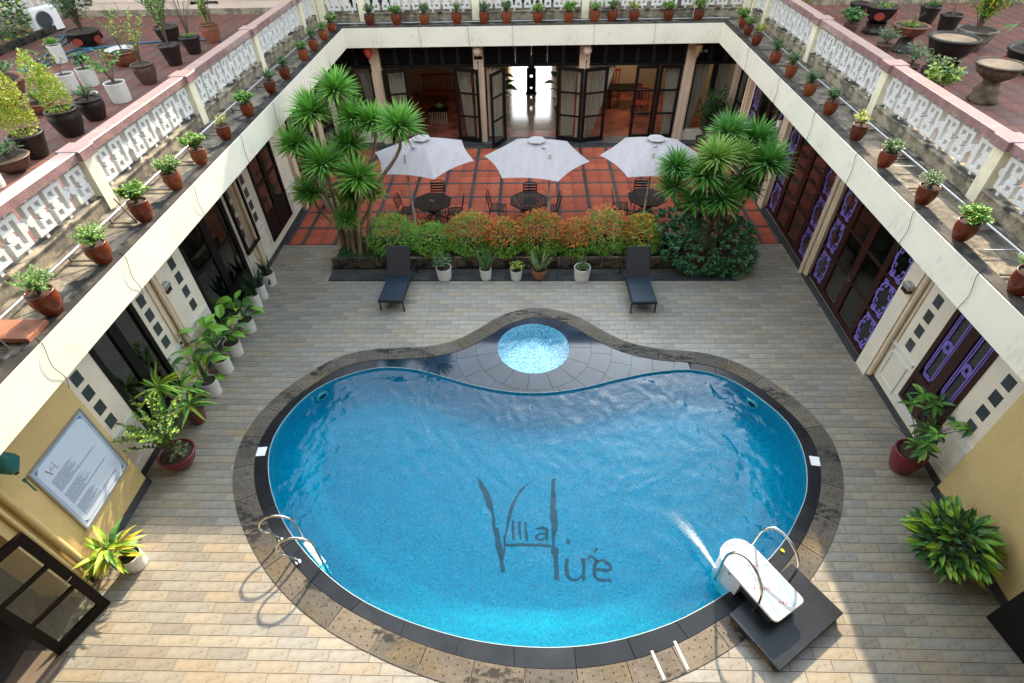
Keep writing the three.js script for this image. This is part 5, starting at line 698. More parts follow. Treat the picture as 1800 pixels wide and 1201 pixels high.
  [t, y] = W('terracotta pot of mottled snake plant before the planter', 0.25, -11.46, 'urn', 0.19, 0.28, M.potTerra); blades(t, { at: [0, y, 0], n: 22, L: 0.55, W: 0.06, spread: 0.75, cols: [GREEN.grey, GREEN.mid, GREEN.pale] });
  [t, y] = W('wide white pot nearly empty with low green leaves, rightmost of the five', 1.34, -11.42, 'straight', 0.21, 0.36, M.potWhite); bushy(t, { at: [0, y, 0.05], n: 12, h: 0.12, r: 0.16, leaves: 12, cols: [GREEN.mid, GREEN.dark] }); bushy(t, { at: [0, y, 0], n: 7, h: 0.4, r: 0.3, leaves: 3, g: lg.tiny, cols: [GREEN.mid], name: 'sprigs' });
  // rear corners
  [t, y] = W('tall dark shrub in a pot in the rear right corner of the patio', 6.15, -19.35, 'flare', 0.25, 0.35, M.potBrown); bushy(t, { at: [0, y, 0], n: 40, h: 1.9, r: 0.6, leaves: 34, g: lg.lance, s: 1.2, cols: [GREEN.deep, GREEN.dark, GREEN.mid], twig: 0.012, from: 0.15, lean: [0.15, 0] });
  [t, y] = W('white pot almost hidden by the left palms on the patio', -6.1, -15.15, 'straight', 0.22, 0.4, M.potWhite); bushy(t, { at: [0, y, 0], n: 8, h: 0.4, r: 0.2, leaves: 8, cols: [GREEN.mid] });
  for (const [l, x] of [['dark broad leaved plant left of the bright corridor mouth', -1.15], ['dark broad leaved plant right of the bright corridor mouth', 1.2]]) { const q = thing('potted_plant', l, 'potted plant', [x, 0.033, -22.4]); const yy = pot(q, 'flare', 0.22, 0.35, M.potBrown); bigLeaves(q, { at: [0, yy, 0], n: 16, L: 0.42, W: 0.3, h: 1.3, r: 0.3, cols: [GREEN.deep, GREEN.dark], y0: 0.3 }); }
}
// ---- planter with palms and hedge
{
  rs(611); const p = thing('planter', 'low planter bed edged with dark flagstones and pale joints', 'planter', [0, 0, 0]);
  obj('mortar', [bx(-5.2, 5.45, 0, 0.33, -11.94, -11.89 - 0.01), bx(-5.2, -5.05, 0, 0.33, -12.95, -11.95), bx(5.3, 5.45, 0, 0.33, -12.95, -11.95)], M.mortar, p); obj('soil', bx(-5.05, 5.3, 0, 0.3, -12.95, -11.95), M.soil, p); obj('back_edge', bx(-5.2, 5.45, 0, 0.28, -13.05, -12.96), M.slate[0], p);
  for (let x = -5.2; x < 5.44;) { // irregular flagstones: jittered quads and triangles
    const w = rr(0.28, 0.55), x1 = Math.min(5.45, x + w), s = rr(0.25, 0.75), cut = R(), q = (pts) => { const g = ext(shp(inset(pts, 0.02)), 0.02, 0.006).translate(0, 0, -11.9); obj('stone', merge([g], { ox: R() * 2, oy: R() * 2 }), pick(M.stone), p); }, k = rr(-0.08, 0.08), k2 = rr(-0.08, 0.08);
    if (x1 - x > 0.12) { if (cut < 0.35) { const m = 0.12 + 0.1 * s; q([[x, 0], [x1, 0], [x1, m + k], [x, m - k]]); q([[x, m - k], [x1, m + k], [x1, 0.335], [x, 0.335]]); } else if (cut < 0.7) { q([[x, 0], [x + w * s, 0], [x + w * 0.3, 0.335], [x, 0.335]]); q([[x + w * s, 0], [x1, 0], [x1, 0.335], [x + w * 0.3, 0.335]]); } else q([[x, 0], [x1, 0], [x1, 0.335], [x, 0.335]]); }
    x = x1;
  }
  const gc = thing('ground_cover', 'dark green grass tufts covering the left end of the planter', 'grass', [-4.6, 0.3, -12.3], 0, 0, 'stuff'); bushy(gc, { at: [0, 0, 0], n: 1, h: 0.1, r: 0.1, leaves: 1, cols: [GREEN.dark], twig: 0 }); gc.children.pop();
  { const lv = new Leaves(), g = leafGeo(0.14, 0.02, { seg: 2, droop: 0.3 }); for (let i = 0; i < 1500; i++) lv.add(g, [rr(-0.4, 0.9), 0, rr(-0.3, 0.42)], [rr(-0.6, 0.6), 1, rr(-0.6, 0.8)], rr(-2, 2), rr(0.6, 1.3), jit(pick([GREEN.dark, GREEN.deep, GREEN.mid]))); obj('tufts', lv.geo(), LF.green, gc); }
  // palms: trunk and rosette(s)
  const blade = leafGeo(1, 0.068, { seg: 4, fold: 0.5, droop: 0.13, base: 0.7 }); const yc = [[0.12, 0.36, 0.028], [0.17, 0.43, 0.035], [0.085, 0.29, 0.025], [0.22, 0.47, 0.05]];
  function palm(label, base, heads, tint) {
    const t = thing('yucca_palm', label, 'palm', base, 0), b = base;
    heads.forEach((h, k) => {
      const d = [h[0] - b[0], h[1] - b[1], h[2] - b[2]], mid = [d[0] * 0.35 + rr(-0.15, 0.15), d[1] * 0.5, d[2] * 0.35 + rr(-0.1, 0.1)], fork = heads.length > 1;
      obj('trunk', taper([[0, 0, 0], mid, [d[0] * 0.95, d[1] * 0.86, d[2] * 0.95], [d[0], d[1], d[2]]].slice(fork && k ? 1 : 0), fork && k ? 0.035 : 0.058, 0.036, 16, 8), M.bark, t);
      const lv = new Leaves(), n = 170, R0 = (h[3] || 0.56) * 1.06; for (let i = 0; i < n; i++) { const f = (i + 0.5) / n, el = Math.asin(1 - 1.42 * f), a = i * 2.39996 + rr(-0.2, 0.2); lv.add(blade, [d[0] + 0.03 * Math.cos(a), d[1] + 0.06 * (1 - f) , d[2] + 0.03 * Math.sin(a)], [Math.cos(el) * Math.cos(a), Math.sin(el) + 0.12, Math.cos(el) * Math.sin(a)], rr(-0.3, 0.3), R0 * rr(0.85, 1.1), jit(i > n * 0.93 ? [0.25, 0.18, 0.06] : pick(tint || yc), 0.18)); }
      obj('rosette', lv.geo(), LF.green, t);
    });
  }
  const B = (x, z) => [x, 0.3, z];
  palm('palm in the left group whose head is highest beside the eave', B(-4.95, -12.6), [[-5.04, 3.72, -12.75]]);
  palm('palm in the left group with the second highest head before the rear eave', B(-4.75, -12.75), [[-4.42, 4.15, -12.95]]);
  palm('forked palm in the left group with twin heads below the red lantern', B(-4.55, -12.55), [[-4.05, 3.62, -12.7, 0.5], [-3.6, 3.55, -12.6, 0.5]]);
  palm('palm leaning right out of the left group over the parasol', B(-4.3, -12.2), [[-2.9, 3.62, -12.15, 0.6]]);
  palm('palm leaning left out of the left group against the black left doors', B(-5.0, -12.45), [[-5.52, 3.08, -12.5, 0.52], [-5.48, 1.87, -12.45, 0.5]]);
  palm('palm in the left group with the full front head at mid height', B(-4.8, -12.25), [[-4.83, 2.77, -12.1, 0.6]]);
  palm('stout palm at the front of the left group with a low full head', B(-4.45, -12.05), [[-4.02, 2.5, -11.95, 0.6]]);
  palm('palm hidden in the middle of the left group', B(-4.65, -12.5), [[-4.33, 2.97, -12.75, 0.52]]);
  palm('short palm under the heads of the left group', B(-4.5, -12.3), [[-4.41, 1.85, -12.3, 0.45], [-3.9, 1.95, -12.3, 0.42]]);
  palm('dwarf palm at the foot of the left group', B(-4.6, -12.1), [[-4.59, 1.32, -12.1, 0.4]]);
  const yd = [[0.10, 0.31, 0.035], [0.07, 0.25, 0.03], [0.14, 0.37, 0.045]], yl = [[0.28, 0.45, 0.06], [0.2, 0.39, 0.05], [0.36, 0.5, 0.12]];
  palm('pale headed palm in the right group before the right parasol', B(4.6, -12.3), [[4.25, 2.87, -12.1, 0.55]], yl);
  palm('palm at the top of the right group near the rear columns', B(4.75, -12.7), [[4.63, 3.14, -12.8, 0.55]], yd);
  palm('palm at the upper right of the right group against the brown doors', B(4.95, -12.7), [[5.31, 2.98, -12.8, 0.58]], yd);
  palm('small palm head in the centre of the right group with yellow blades', B(4.8, -12.4), [[4.8, 2.82, -12.3, 0.42]], yl);
  palm('palm leaning far right out of the right group', B(5.0, -12.3), [[5.47, 2.68, -12.2, 0.62]], yd);
  palm('palm with the full dark front head of the right group', B(4.5, -12.2), [[4.11, 2.43, -12.1, 0.62]], yd);
  palm('palm leaning left out of the right group over the parasol cloth', B(4.3, -12.45), [[3.5, 2.46, -12.5, 0.5], [3.47, 1.99, -12.4, 0.48]], yd);
  palm('palm low at the front of the right group above the round shrub', B(4.75, -12.1), [[4.58, 1.88, -12.0, 0.6]], yd);
  palm('palm low on the left side of the right group', B(4.4, -12.2), [[4.05, 1.73, -12.1, 0.5]], yd);
  palm('short palm on the right side of the right group', B(5.0, -12.4), [[5.18, 2.05, -12.3, 0.5]], yd);
  // hedge: separate clipped shrubs whose young shoots turn copper
  [['leftmost green shrub of the hedge behind the left lounger', -3.55, 0.62, 0.56, 0], ['second hedge shrub from the left, green with few yellow shoots', -2.55, 0.6, 0.42, 0.12], ['third hedge shrub from the left with orange shoots', -1.5, 0.62, 0.56, 0.5], ['middle hedge shrub with yellow and orange shoots', -0.65, 0.5, 0.46, 0.65], ['hedge shrub right of the middle with the reddest shoots', 0.3, 0.62, 0.56, 0.95], ['hedge shrub with coppery shoots left of the right lounger', 1.15, 0.46, 0.42, 0.8], ['yellow green hedge shrub left of the right lounger', 1.95, 0.58, 0.62, 0.35], ['amber tipped hedge shrub behind the right lounger', 2.85, 0.5, 0.52, 0.6]].forEach(([l, x, w, h, red], i) => {
    const t = thing('hedge_shrub', l, 'shrub', [x, 0.3, -12.35]); bushy(t, { at: [0, 0, 0], n: 12, h: 0.5, r: 0.3, leaves: 0, g: lg.tiny, cols: [GREEN.mid], twig: 0.012 }); t.children.pop();
    mass(t, { c: [0, h * 0.75, 0.06], r: [w, h * rr(0.9, 1.15), 0.5], n: 2700, g: lg.lance, s: 0.62, cols: [GREEN.fresh, [0.10, 0.30, 0.03], GREEN.fresh, GREEN.lime], shell: 0.5, filt: (p) => p[1] > -0.12, up: 0.15 });
    const tips = i === 7 ? [GREEN.amber, GREEN.amber, GREEN.gold, GREEN.copper] : [GREEN.copper, GREEN.copper, GREEN.amber];
    mass(t, { c: [0, h * 0.78, 0.06], r: [w * 1.05, h * 1.08, 0.52], n: Math.round(3400 * (0.25 + red)), g: lg.lance, s: 0.6, cols: red < 0.2 ? [GREEN.lime, GREEN.fresh] : tips, shell: 0.9, filt: (p) => p[1] > h * rr(0.85, 1.25) && (red > 0.2 || R() < 0.5), name: 'young_shoots', up: 0.3 });
    bushy(t, { at: [0, h * 0.5, 0], n: 18, h: h * 1.1, r: w, leaves: 10, g: lg.lance, s: 0.55, cols: red < 0.2 ? [GREEN.lime, GREEN.fresh] : tips, twig: 0.005, from: 0.55, up: 0.8, name: 'leaders' });
  });
  let t = thing('shrub', 'large round shrub of glossy dark whorled leaves spilling over the right planter', 'shrub', [4.45, 0.3, -12.15]); mass(t, { c: [0, 0.35, 0.1], r: [1.15, 0.75, 0.75], n: 620, g: lg.spoon, s: 0.95, whorl: 7, cols: [[0.045, 0.17, 0.065], [0.075, 0.24, 0.10], [0.06, 0.20, 0.08], GREEN.dark], shell: 0.72, filt: (p) => p[1] > -0.28 || p[2] > 0.35, outward: 1.1 }); mass(t, { c: [-0.7, 0.72, -0.15], r: [0.55, 0.45, 0.45], n: 160, g: lg.spoon, s: 0.95, whorl: 7, cols: [[0.06, 0.20, 0.085], [0.09, 0.27, 0.12]], shell: 0.7, name: 'upper_foliage' });
  mass(t, { c: [0.75, 0.1, 0.25], r: [0.6, 0.6, 0.55], n: 200, g: lg.spoon, s: 0.85, whorl: 6, cols: [[0.045, 0.17, 0.065], [0.06, 0.21, 0.075], GREEN.mid], shell: 0.7, name: 'side_foliage' });
}
// ================= FURNITURE =================
// ---- sun loungers
function lounger(label, x, zf, sk) { // zf: z of the foot end
  const t = thing('sun_lounger', label, 'sun lounger', [x, 0.002, zf], sk), w = 0.3, H = 0.32;
  const up = 0.95, ang = 1.12, bl = 0.78, bz = -up, hy = H, tip = [hy + bl * Math.sin(ang), bz - bl * Math.cos(ang)];
  obj('side_rail', [bx(-w, -w + 0.04, H - 0.05, H, -1.75, 0)], M.iron, t); obj('side_rail', [bx(w - 0.04, w, H - 0.05, H, -1.75, 0)], M.iron, t); obj('cross_bar', [bx(-w + 0.04, w - 0.04, H - 0.045, H - 0.005, -0.04, 0), bx(-w + 0.04, w - 0.04, H - 0.045, H - 0.005, -1.75, -1.71)], M.iron, t);
  for (const [a, b] of [[-w + 0.02, -0.06], [w - 0.02, -0.06], [-w + 0.02, -1.6], [w - 0.02, -1.6]]) obj('leg', rod([a, H - 0.02, b], [a * 1.02, 0, b + (b > -1 ? 0.03 : -0.03)], 0.02, 6), M.iron, t);
  obj('seat_cushion', cbx(-w + 0.015, w - 0.015, H + 0.002, H + 0.05, -up + 0.01, 0.012, 0.014), M.cushion, t);
  const g = cbx(-w + 0.02, w - 0.02, 0, 0.035, -bl, 0, 0.008).rotateX(ang).translate(0, hy + 0.015, bz); obj('back_sling', g, M.sling, t);
  for (const s of [-1, 1]) obj('back_frame', rod([s * (w - 0.015), hy, bz], [s * (w - 0.015), tip[0], tip[1]], 0.017, 6), M.iron, t); obj('back_prop', [rod([-w + 0.04, hy + 0.4, bz - 0.2], [-w + 0.04, H - 0.03, bz - 0.62], 0.012, 5), rod([w - 0.04, hy + 0.4, bz - 0.2], [w - 0.04, H - 0.03, bz - 0.62], 0.012, 5), rod([-w + 0.04, H - 0.03, bz - 0.62], [w - 0.04, H - 0.03, bz - 0.62], 0.012, 5)], M.iron, t);
  return t;
}
lounger('dark sun lounger with navy seat pad, left of the five pots', -3.29, -10.09, -0.05); lounger('dark sun lounger with navy seat pad, right of the five pots', 2.69, -10.03, 0.04);
// ---- parasols
function parasol(label, cx, cz, px, pz, rot) {
  const t = thing('parasol', label, 'parasol', [px, 0.003, pz]), ox = cx - px, oz = cz - pz, yT = 2.62, yE = 2.1, Rr = 1.4, P = [], idx = [], N = 6, S = 8, K = 8;
  for (let i = 0; i < N; i++) for (let s = 0; s < S; s++) for (let k = 0; k <= K; k++) { // panels sag between the ribs, the hem is scooped
    const f = s / S, a0 = rot + i / N * 6.28319, a1 = a0 + 6.28319 / N, q = k / K, e = 4 * f * (1 - f), r = Rr * q * (1 - 0.05 * e * q), p0 = [Math.cos(a0), Math.sin(a0)], p1 = [Math.cos(a1), Math.sin(a1)], d = [p0[0] * (1 - f) + p1[0] * f, p0[1] * (1 - f) + p1[1] * f];
    P.push([ox + d[0] * r, yT - (yT - yE) * Math.pow(q, 1.12) * (1 - 0.05 * e) - 0.05 * e * q * (1 - q), oz + d[1] * r]);
  }
  const n = N * S; for (let i = 0; i < n; i++) for (let k = 0; k < K; k++) { const a = i * (K + 1) + k, b = ((i + 1) % n) * (K + 1) + k; idx.push(a, b, a + 1, a + 1, b, b + 1); }
  obj('canopy', BGU.toCreasedNormals(tris(P, idx), 0.35), M.canopy, t);
  const V = [], vi = []; for (let i = 0; i < 24; i++) for (let k = 0; k <= 2; k++) { const a = rot + i / 24 * 6.28319, r = [0, 0.1, 0.23][k] * (i % 4 === 0 ? 1.08 : 0.98); V.push([ox + r * Math.cos(a), yT + [0.05, 0.04, -0.015][k] , oz + r * Math.sin(a)]); } for (let i = 0; i < 24; i++) for (let k = 0; k < 2; k++) { const a = i * 3 + k, b = ((i + 1) % 24) * 3 + k; vi.push(a, b, a + 1, a + 1, b, b + 1); } obj('vent_cap', tris(V, vi), M.canopy, t);
  for (let i = 0; i < N; i++) { const a = rot + i / N * 6.28319; obj('rib', rod([ox, yT - 0.02, oz], [ox + Math.cos(a) * Rr * 0.99, yE - 0.012, oz + Math.sin(a) * Rr * 0.99], 0.011, 5), M.pole, t); }
  const h = 2.5; obj('pole', [cyl(0, 0.06, 0, 0.036, 1.2, 12), cyl(0, 1.26, 0, 0.03, h - 1.26, 12)], M.pole, t); obj('collar', cyl(0, 1.22, 0, 0.044, 0.09, 12), M.galv, t); obj('base', lathe([[0, 0], [0.28, 0], [0.28, 0.05], [0.07, 0.07], [0.05, 0.2], [0, 0.2]], 20), M.iron, t);
  obj('crank_arm', [tube([[0, h - 0.02, 0], [ox * 0.25, h + 0.05, oz * 0.25], [ox * 0.5, yT - 0.09, oz * 0.5]], 0.012, 10, 5), new THREE.SphereGeometry(0.045, 10, 6).translate(ox * 0.5, yT - 0.1, oz * 0.5)], M.galv, t);
}
parasol('white parasol partly behind the left palms', -2.83, -14.05, -3.16, -13.3, 0.2); parasol('white parasol in the middle with its post in front', 0.18, -13.86, 0.52, -13.28, 0.14); parasol('white parasol partly behind the right palms', 3.25, -13.9, 3.1, -13.3, 0.1);
// ---- octagonal tables and slatted chairs
function table(label, x, z) {
  const t = thing('garden_table', label, 'table', [x, 0.003, z]), o = Array.from({ length: 8 }, (_, i) => [0.56 * Math.cos(i * Math.PI / 4 + 0.3927), 0.56 * Math.sin(i * Math.PI / 4 + 0.3927)]);
  obj('tabletop_rim', [...o.map((p, i) => { const q = o[(i + 1) % 8]; return prism([p, q, [q[0] * 0.88, q[1] * 0.88], [p[0] * 0.88, p[1] * 0.88]], 0.71, 0.74, 0.003); })], M.iron, t);
  const g = []; for (let k = -6; k <= 6; k++) { const u = k * 0.074, h = Math.min(0.485 - 0.0, 0.485, 0.69 - Math.abs(u) - 0.02); g.push(bx(u - 0.032, u + 0.032, 0.718, 0.738, -h, h)); } obj('slats', g, M.iron, t);
  obj('leg', rod([-0.38, 0.71, -0.3], [0.38, 0, 0.3], 0.02, 6), M.iron, t); obj('leg', rod([0.38, 0.71, -0.3], [-0.38, 0, 0.3], 0.02, 6), M.iron, t); obj('leg', rod([-0.38, 0.71, 0.3], [0.38, 0, -0.3], 0.02, 6), M.iron, t); obj('leg', rod([0.38, 0.71, 0.3], [-0.38, 0, -0.3], 0.02, 6), M.iron, t); obj('foot_ring', new THREE.TorusGeometry(0.2, 0.013, 5, 20).rotateX(Math.PI / 2).translate(0, 0.28, 0), M.iron, t);
  return t;
}
function chairProto(label, x, z, turn) {
  const t = thing('garden_chair', label, 'chair', [x, 0.003, z], turn), w = 0.2;
  const sl = []; for (let k = 0; k < 6; k++) sl.push(bx(-w + 0.012, w - 0.012, 0.44, 0.455, -0.19 + k * 0.068, -0.145 + k * 0.068)); obj('seat', sl, M.iron, t);
  const bs = []; for (let k = 0; k < 4; k++) { const y = 0.58 + k * 0.075, z0 = -0.215 - k * 0.02; bs.push(bx(-w + 0.012, w - 0.012, y, y + 0.045, z0 - 0.008, z0)); } obj('back_slats', bs, M.iron, t);
  for (const q of [-w - 0.008, w - 0.01]) obj('seat_rail', bx(q, q + 0.018, 0.425, 0.45, -0.21, 0.22), M.iron, t);
  obj('back_hoop', tube([[-w, 0.44, -0.2], [-w, 0.7, -0.25], [-w + 0.01, 0.86, -0.29], [-w + 0.06, 0.9, -0.3], [w - 0.06, 0.9, -0.3], [w - 0.01, 0.86, -0.29], [w, 0.7, -0.25], [w, 0.44, -0.2]], 0.012, 30, 6), M.iron, t);
  for (const [a, b, c, d] of [[-w, 0.2, -w - 0.01, 0.24], [w, 0.2, w + 0.01, 0.24], [-w, -0.2, -w - 0.01, -0.29], [w, -0.2, w + 0.01, -0.29]]) obj('leg', rod([a, 0.445, b], [c, 0, d], 0.012, 6), M.iron, t);
  return t;
}
const ch0 = chairProto('black slatted chair on the rear side of the left table', -2.72, -14.78, 0.05);
for (const [l, x, z, a] of [['black slatted chair on the left side of the left table', -3.52, -14.15, 1.45], ['black slatted chair on the right side of the left table', -2.15, -14.1, -1.5], ['black slatted chair on the rear side of the middle table', 0.02, -14.62, 0.0], ['black slatted chair on the left side of the middle table', -0.92, -14.3, 1.5], ['black slatted chair on the right side of the middle table', 0.6, -14.22, -1.5], ['black slatted chair on the near side of the middle table', -0.02, -13.72, 3.1], ['black slatted chair on the rear side of the right table', 3.3, -14.82, 0.0], ['black slatted chair on the left side of the right table', 2.64, -14.35, 1.5]]) { const c = ch0.clone(); c.name = numbered('garden_chair'); c.position.set(x, 0.003, z); c.rotation.y = a; tag(c, l, 'chair'); scene.add(c); }
table('black octagonal slatted table under the left parasol', -2.76, -14.12); table('black octagonal slatted table under the middle parasol', -0.02, -14.17); table('black octagonal slatted table under the right parasol', 3.35, -14.32);
tag(obj('salt_shaker', mv(lathe([[0, 0], [0.022, 0], [0.018, 0.05], [0.012, 0.07], [0, 0.075]], 12), -2.8, 0.745, -14.1), M.white), 'small white shaker on the left table, left one', 'shaker'); tag(obj('salt_shaker', mv(lathe([[0, 0], [0.022, 0], [0.018, 0.05], [0.012, 0.07], [0, 0.075]], 12), -2.73, 0.745, -14.08), M.white), 'small white shaker on the left table, right one', 'shaker');
// ---- pool ladder
{
  const t = thing('pool_ladder', 'polished steel pool ladder with two arched handrails and white treads', 'ladder', [0, 0, 0]), d = [-0.4, -0.36];
  const rail = (ox, oz) => [[-3.64, 0, -3.9], [-3.65, 0.12, -3.885], [-3.72, 0.26, -3.87], [-3.82, 0.38, -3.86], [-3.825, 0.5, -3.88], [-3.74, 0.62, -3.92], [-3.58, 0.68, -3.95], [-3.42, 0.65, -3.955], [-3.31, 0.54, -3.96], [-3.27, 0.3, -3.93], [-3.25, -0.05, -3.9], [-3.24, -0.85, -3.89]].map((p) => [p[0] + ox, p[1], p[2] + oz]);
  obj('handrail', tube(rail(0, 0), 0.02, 70, 10), M.steel, t); obj('handrail', tube(rail(...d), 0.02, 70, 10), M.steel, t);
  for (const [x, z] of [[-3.64, -3.9], [-3.64 + d[0], -3.9 + d[1]]]) obj('foot_flange', cyl(x, 0.002, z, 0.045, 0.012, 16), M.steel, t);
  for (const y of [-0.03, -0.32, -0.6]) obj('tread', bx(0, Math.hypot(...d), y - 0.03, y, -0.045, 0.045).rotateY(Math.atan2(-d[1], d[0])).translate(-3.25, 0, -3.9), M.sheet, t);
}
// ---- swim jet unit on its slate platform
{
  const a = 0.585, p = thing('slate_platform', 'square slate topped platform bridging the pool edge at lower right', 'platform', [3.68, 0, -3.17], a); // local x along its wide side
  obj('top_slab', cbx(-0.69, 0.69, 0.145, 0.175, -0.44, 0.42, 0.006), M.rim[1], p); obj('plinth', bx(-0.665, 0.665, 0.013, 0.144, -0.4, 0.385), M.potStone, p); obj('slab_joint', bx(-0.69, 0.69, 0.1755, 0.1765, -0.012, -0.008), M.grout, p);
  const u = thing('swim_jet_unit', 'white boxed swim jet unit still wearing its printed protective film', 'swim jet', [3.3, 0, -3.64], 0.548), H = 0.44;
  const s = new THREE.Shape(); s.moveTo(-0.29, -0.55); s.lineTo(-0.29, 0.28); s.quadraticCurveTo(-0.26, 0.54, 0.0, 0.55); s.quadraticCurveTo(0.26, 0.54, 0.29, 0.28); s.lineTo(0.29, -0.55); s.quadraticCurveTo(0.29, -0.63, 0.21, -0.63); s.lineTo(-0.21, -0.63); s.quadraticCurveTo(-0.29, -0.63, -0.29, -0.55);
  obj('top_panel', ext(s, 0.03, 0.008).rotateX(-Math.PI / 2).translate(0, H - 0.035, 0), M.film, u); // local -z is the pool side
  const b = new THREE.Shape(); b.moveTo(-0.275, 0.0); b.lineTo(-0.275, 0.27); b.quadraticCurveTo(-0.25, 0.525, 0, 0.535); b.quadraticCurveTo(0.25, 0.525, 0.275, 0.27); b.lineTo(0.275, 0.0); b.closePath(); obj('body', ext(b, H + 0.36).rotateX(-Math.PI / 2).translate(0, -0.4, 0), M.sheet, u); obj('rear_body', bx(-0.24, 0.24, 0.178, H - 0.045, 0.02, 0.55), M.vent, u);
  obj('seam', bx(-0.295, 0.295, H + 0.0035, H + 0.0045, -0.002, 0.002), M.grout, u); obj('bolt', new THREE.CylinderGeometry(0.018, 0.018, 0.012, 10).rotateZ(Math.PI / 2).translate(-0.276, 0.34, -0.2), M.iron, u);
  // printed film, one flat sheet on the panel
  const film = canvasTex(1024, 2048, (c, w, h) => { // canvas x = local x, canvas y = local z (pool side at the top)
    c.fillStyle = '#fbfbfb'; c.fillRect(0, 0, w, h); const X = (x) => (x + 0.29) / 0.58 * w, Y = (z) => (z + 0.57) / 1.2 * h;
    c.fillStyle = 'rgba(165,205,232,0.85)'; const strip = (pts) => { c.beginPath(); pts.forEach((q, i) => i ? c.lineTo(X(q[0]), Y(q[1])) : c.moveTo(X(q[0]), Y(q[1]))); c.fill(); }; strip([[0.02, -0.5], [0.06, -0.5], [-0.03, 0.02], [-0.08, 0.02]]); strip([[-0.09, 0.02], [-0.03, 0.02], [-0.17, 0.62], [-0.21, 0.62]]); strip([[0.28, 0.16], [0.29, 0.24], [0.13, 0.6], [0.08, 0.6]]);
    const word = (x, z, rot, txt, cut) => { c.save(); c.translate(X(x), Y(z)); c.rotate(rot); c.font = 'bold 104px sans-serif'; c.textBaseline = 'middle'; let q = 0; for (let i = 0; i < txt.length; i++) { c.fillStyle = i < cut ? '#2bb3b8' : '#d8325c'; c.fillText(txt[i], q, 0); q += c.measureText(txt[i]).width + 4; } c.font = 'bold 50px sans-serif'; c.fillStyle = '#d8325c'; c.fillText('PE', q * 0.45, 92); c.restore(); };
    word(0.245, 0.02, 3.65, 'ALUTITAN', 3); word(0.13, 0.34, 3.65, 'ALUTITAN', 3); word(-0.16, -0.42, 0.52, 'ALUTITAN', 3); word(0.02, -0.5, 0.5, 'ALUTITAN', 3); word(0.1, 0.55, 3.65, 'TITAN', 0);
    c.strokeStyle = c.fillStyle = '#e0365a'; c.lineWidth = 16; const arrow = (x0, z0, x1, z1) => { c.beginPath(); c.moveTo(X(x0), Y(z0)); c.lineTo(X(x1), Y(z1)); c.stroke(); const a2 = Math.atan2(Y(z1) - Y(z0), X(x1) - X(x0)); c.save(); c.translate(X(x1), Y(z1)); c.rotate(a2); c.beginPath(); c.moveTo(30, 0); c.lineTo(-40, -32); c.lineTo(-40, 32); c.fill(); c.restore(); }; arrow(-0.06, 0.06, -0.2, 0.16); c.lineWidth = 20; c.beginPath(); c.moveTo(X(0.0), Y(-0.53)); c.lineTo(X(-0.09), Y(-0.49)); c.stroke();
  });
  const fs = new THREE.ShapeGeometry(s, 10), pp = fs.attributes.position, uv = fs.attributes.uv; for (let i = 0; i < pp.count; i++) uv.setXY(i, (pp.getX(i) + 0.29) / 0.58, (pp.getY(i) + 0.63) / 1.2); fs.rotateX(-Math.PI / 2).translate(0, H + 0.0032, 0); fs.scale(1, 1, 1);
  obj('printed_film', fs, mt('printed_film', [0.5, 0.5, 0.5], 0.3, { map: film }), u, { keepUV: true });
  const W = (l, pts) => obj(l, tube(pts, 0.02, 60, 10), M.steel, u), c = Math.cos(-0.548), sn = Math.sin(-0.548), loc = (q) => { const x = q[0] - 3.3, z = q[2] + 3.64; return [x * c + z * sn, q[1], -x * sn + z * c]; };
  W('handrail', [[3.87, 0.175, -3.64], [3.855, 0.5, -3.635], [3.83, 0.74, -3.66], [3.775, 0.88, -3.78], [3.68, 0.93, -3.98], [3.56, 0.92, -4.09], [3.46, 0.84, -4.1], [3.44, 0.6, -4.12], [3.45, 0.4, -4.14], [3.44, 0.05, -4.15]].map(loc)); W('handrail', [[3.24, 0.175, -3.23], [3.225, 0.5, -3.22], [3.2, 0.72, -3.26], [3.15, 0.87, -3.42], [3.04, 0.93, -3.62], [2.93, 0.91, -3.71], [2.86, 0.8, -3.74], [2.85, 0.55, -3.76], [2.87, 0.2, -3.77], [2.87, -0.1, -3.77]].map(loc));
  tag(obj('leaf_scrap', mv(leafGeo(0.09, 0.05).rotateY(1), 3.98, 0.02, -4.22), M.yellow), 'yellow fallen leaf on the black rim beside the swim jet', 'leaf');
  // the jet of water: droplets on a ballistic path
  rs(707); const N = 3600, im = new THREE.InstancedMesh(new THREE.IcosahedronGeometry(1, 0), mt('spray', [0.92, 0.95, 0.96], 0.25, { specularIntensity: 1 }), N), mm = new THREE.Matrix4(); im.name = 'water_jet'; im.castShadow = im.receiveShadow = true;
  for (let i = 0; i < N; i++) { const t = Math.pow(R(), 1.3), sp = (0.012 + 0.12 * t) * (0.25 + R()), r = rr(0.002, 0.0065) * (1 - 0.45 * t), b = sph(); mm.makeScale(r, r * rr(0.8, 1.4), r).setPosition(2.86 - 0.47 * t + b[0] * sp, Math.max(-0.03, 0.1 + 0.32 * t * (1 - t) - 0.1 * t + b[1] * sp * 0.7), -3.86 - 0.98 * t + b[2] * sp); im.setMatrixAt(i, mm); } scene.add(tag(im, 'white jet of water sprayed across the pool from the swim jet', 'water jet', 0, 'stuff'));
}
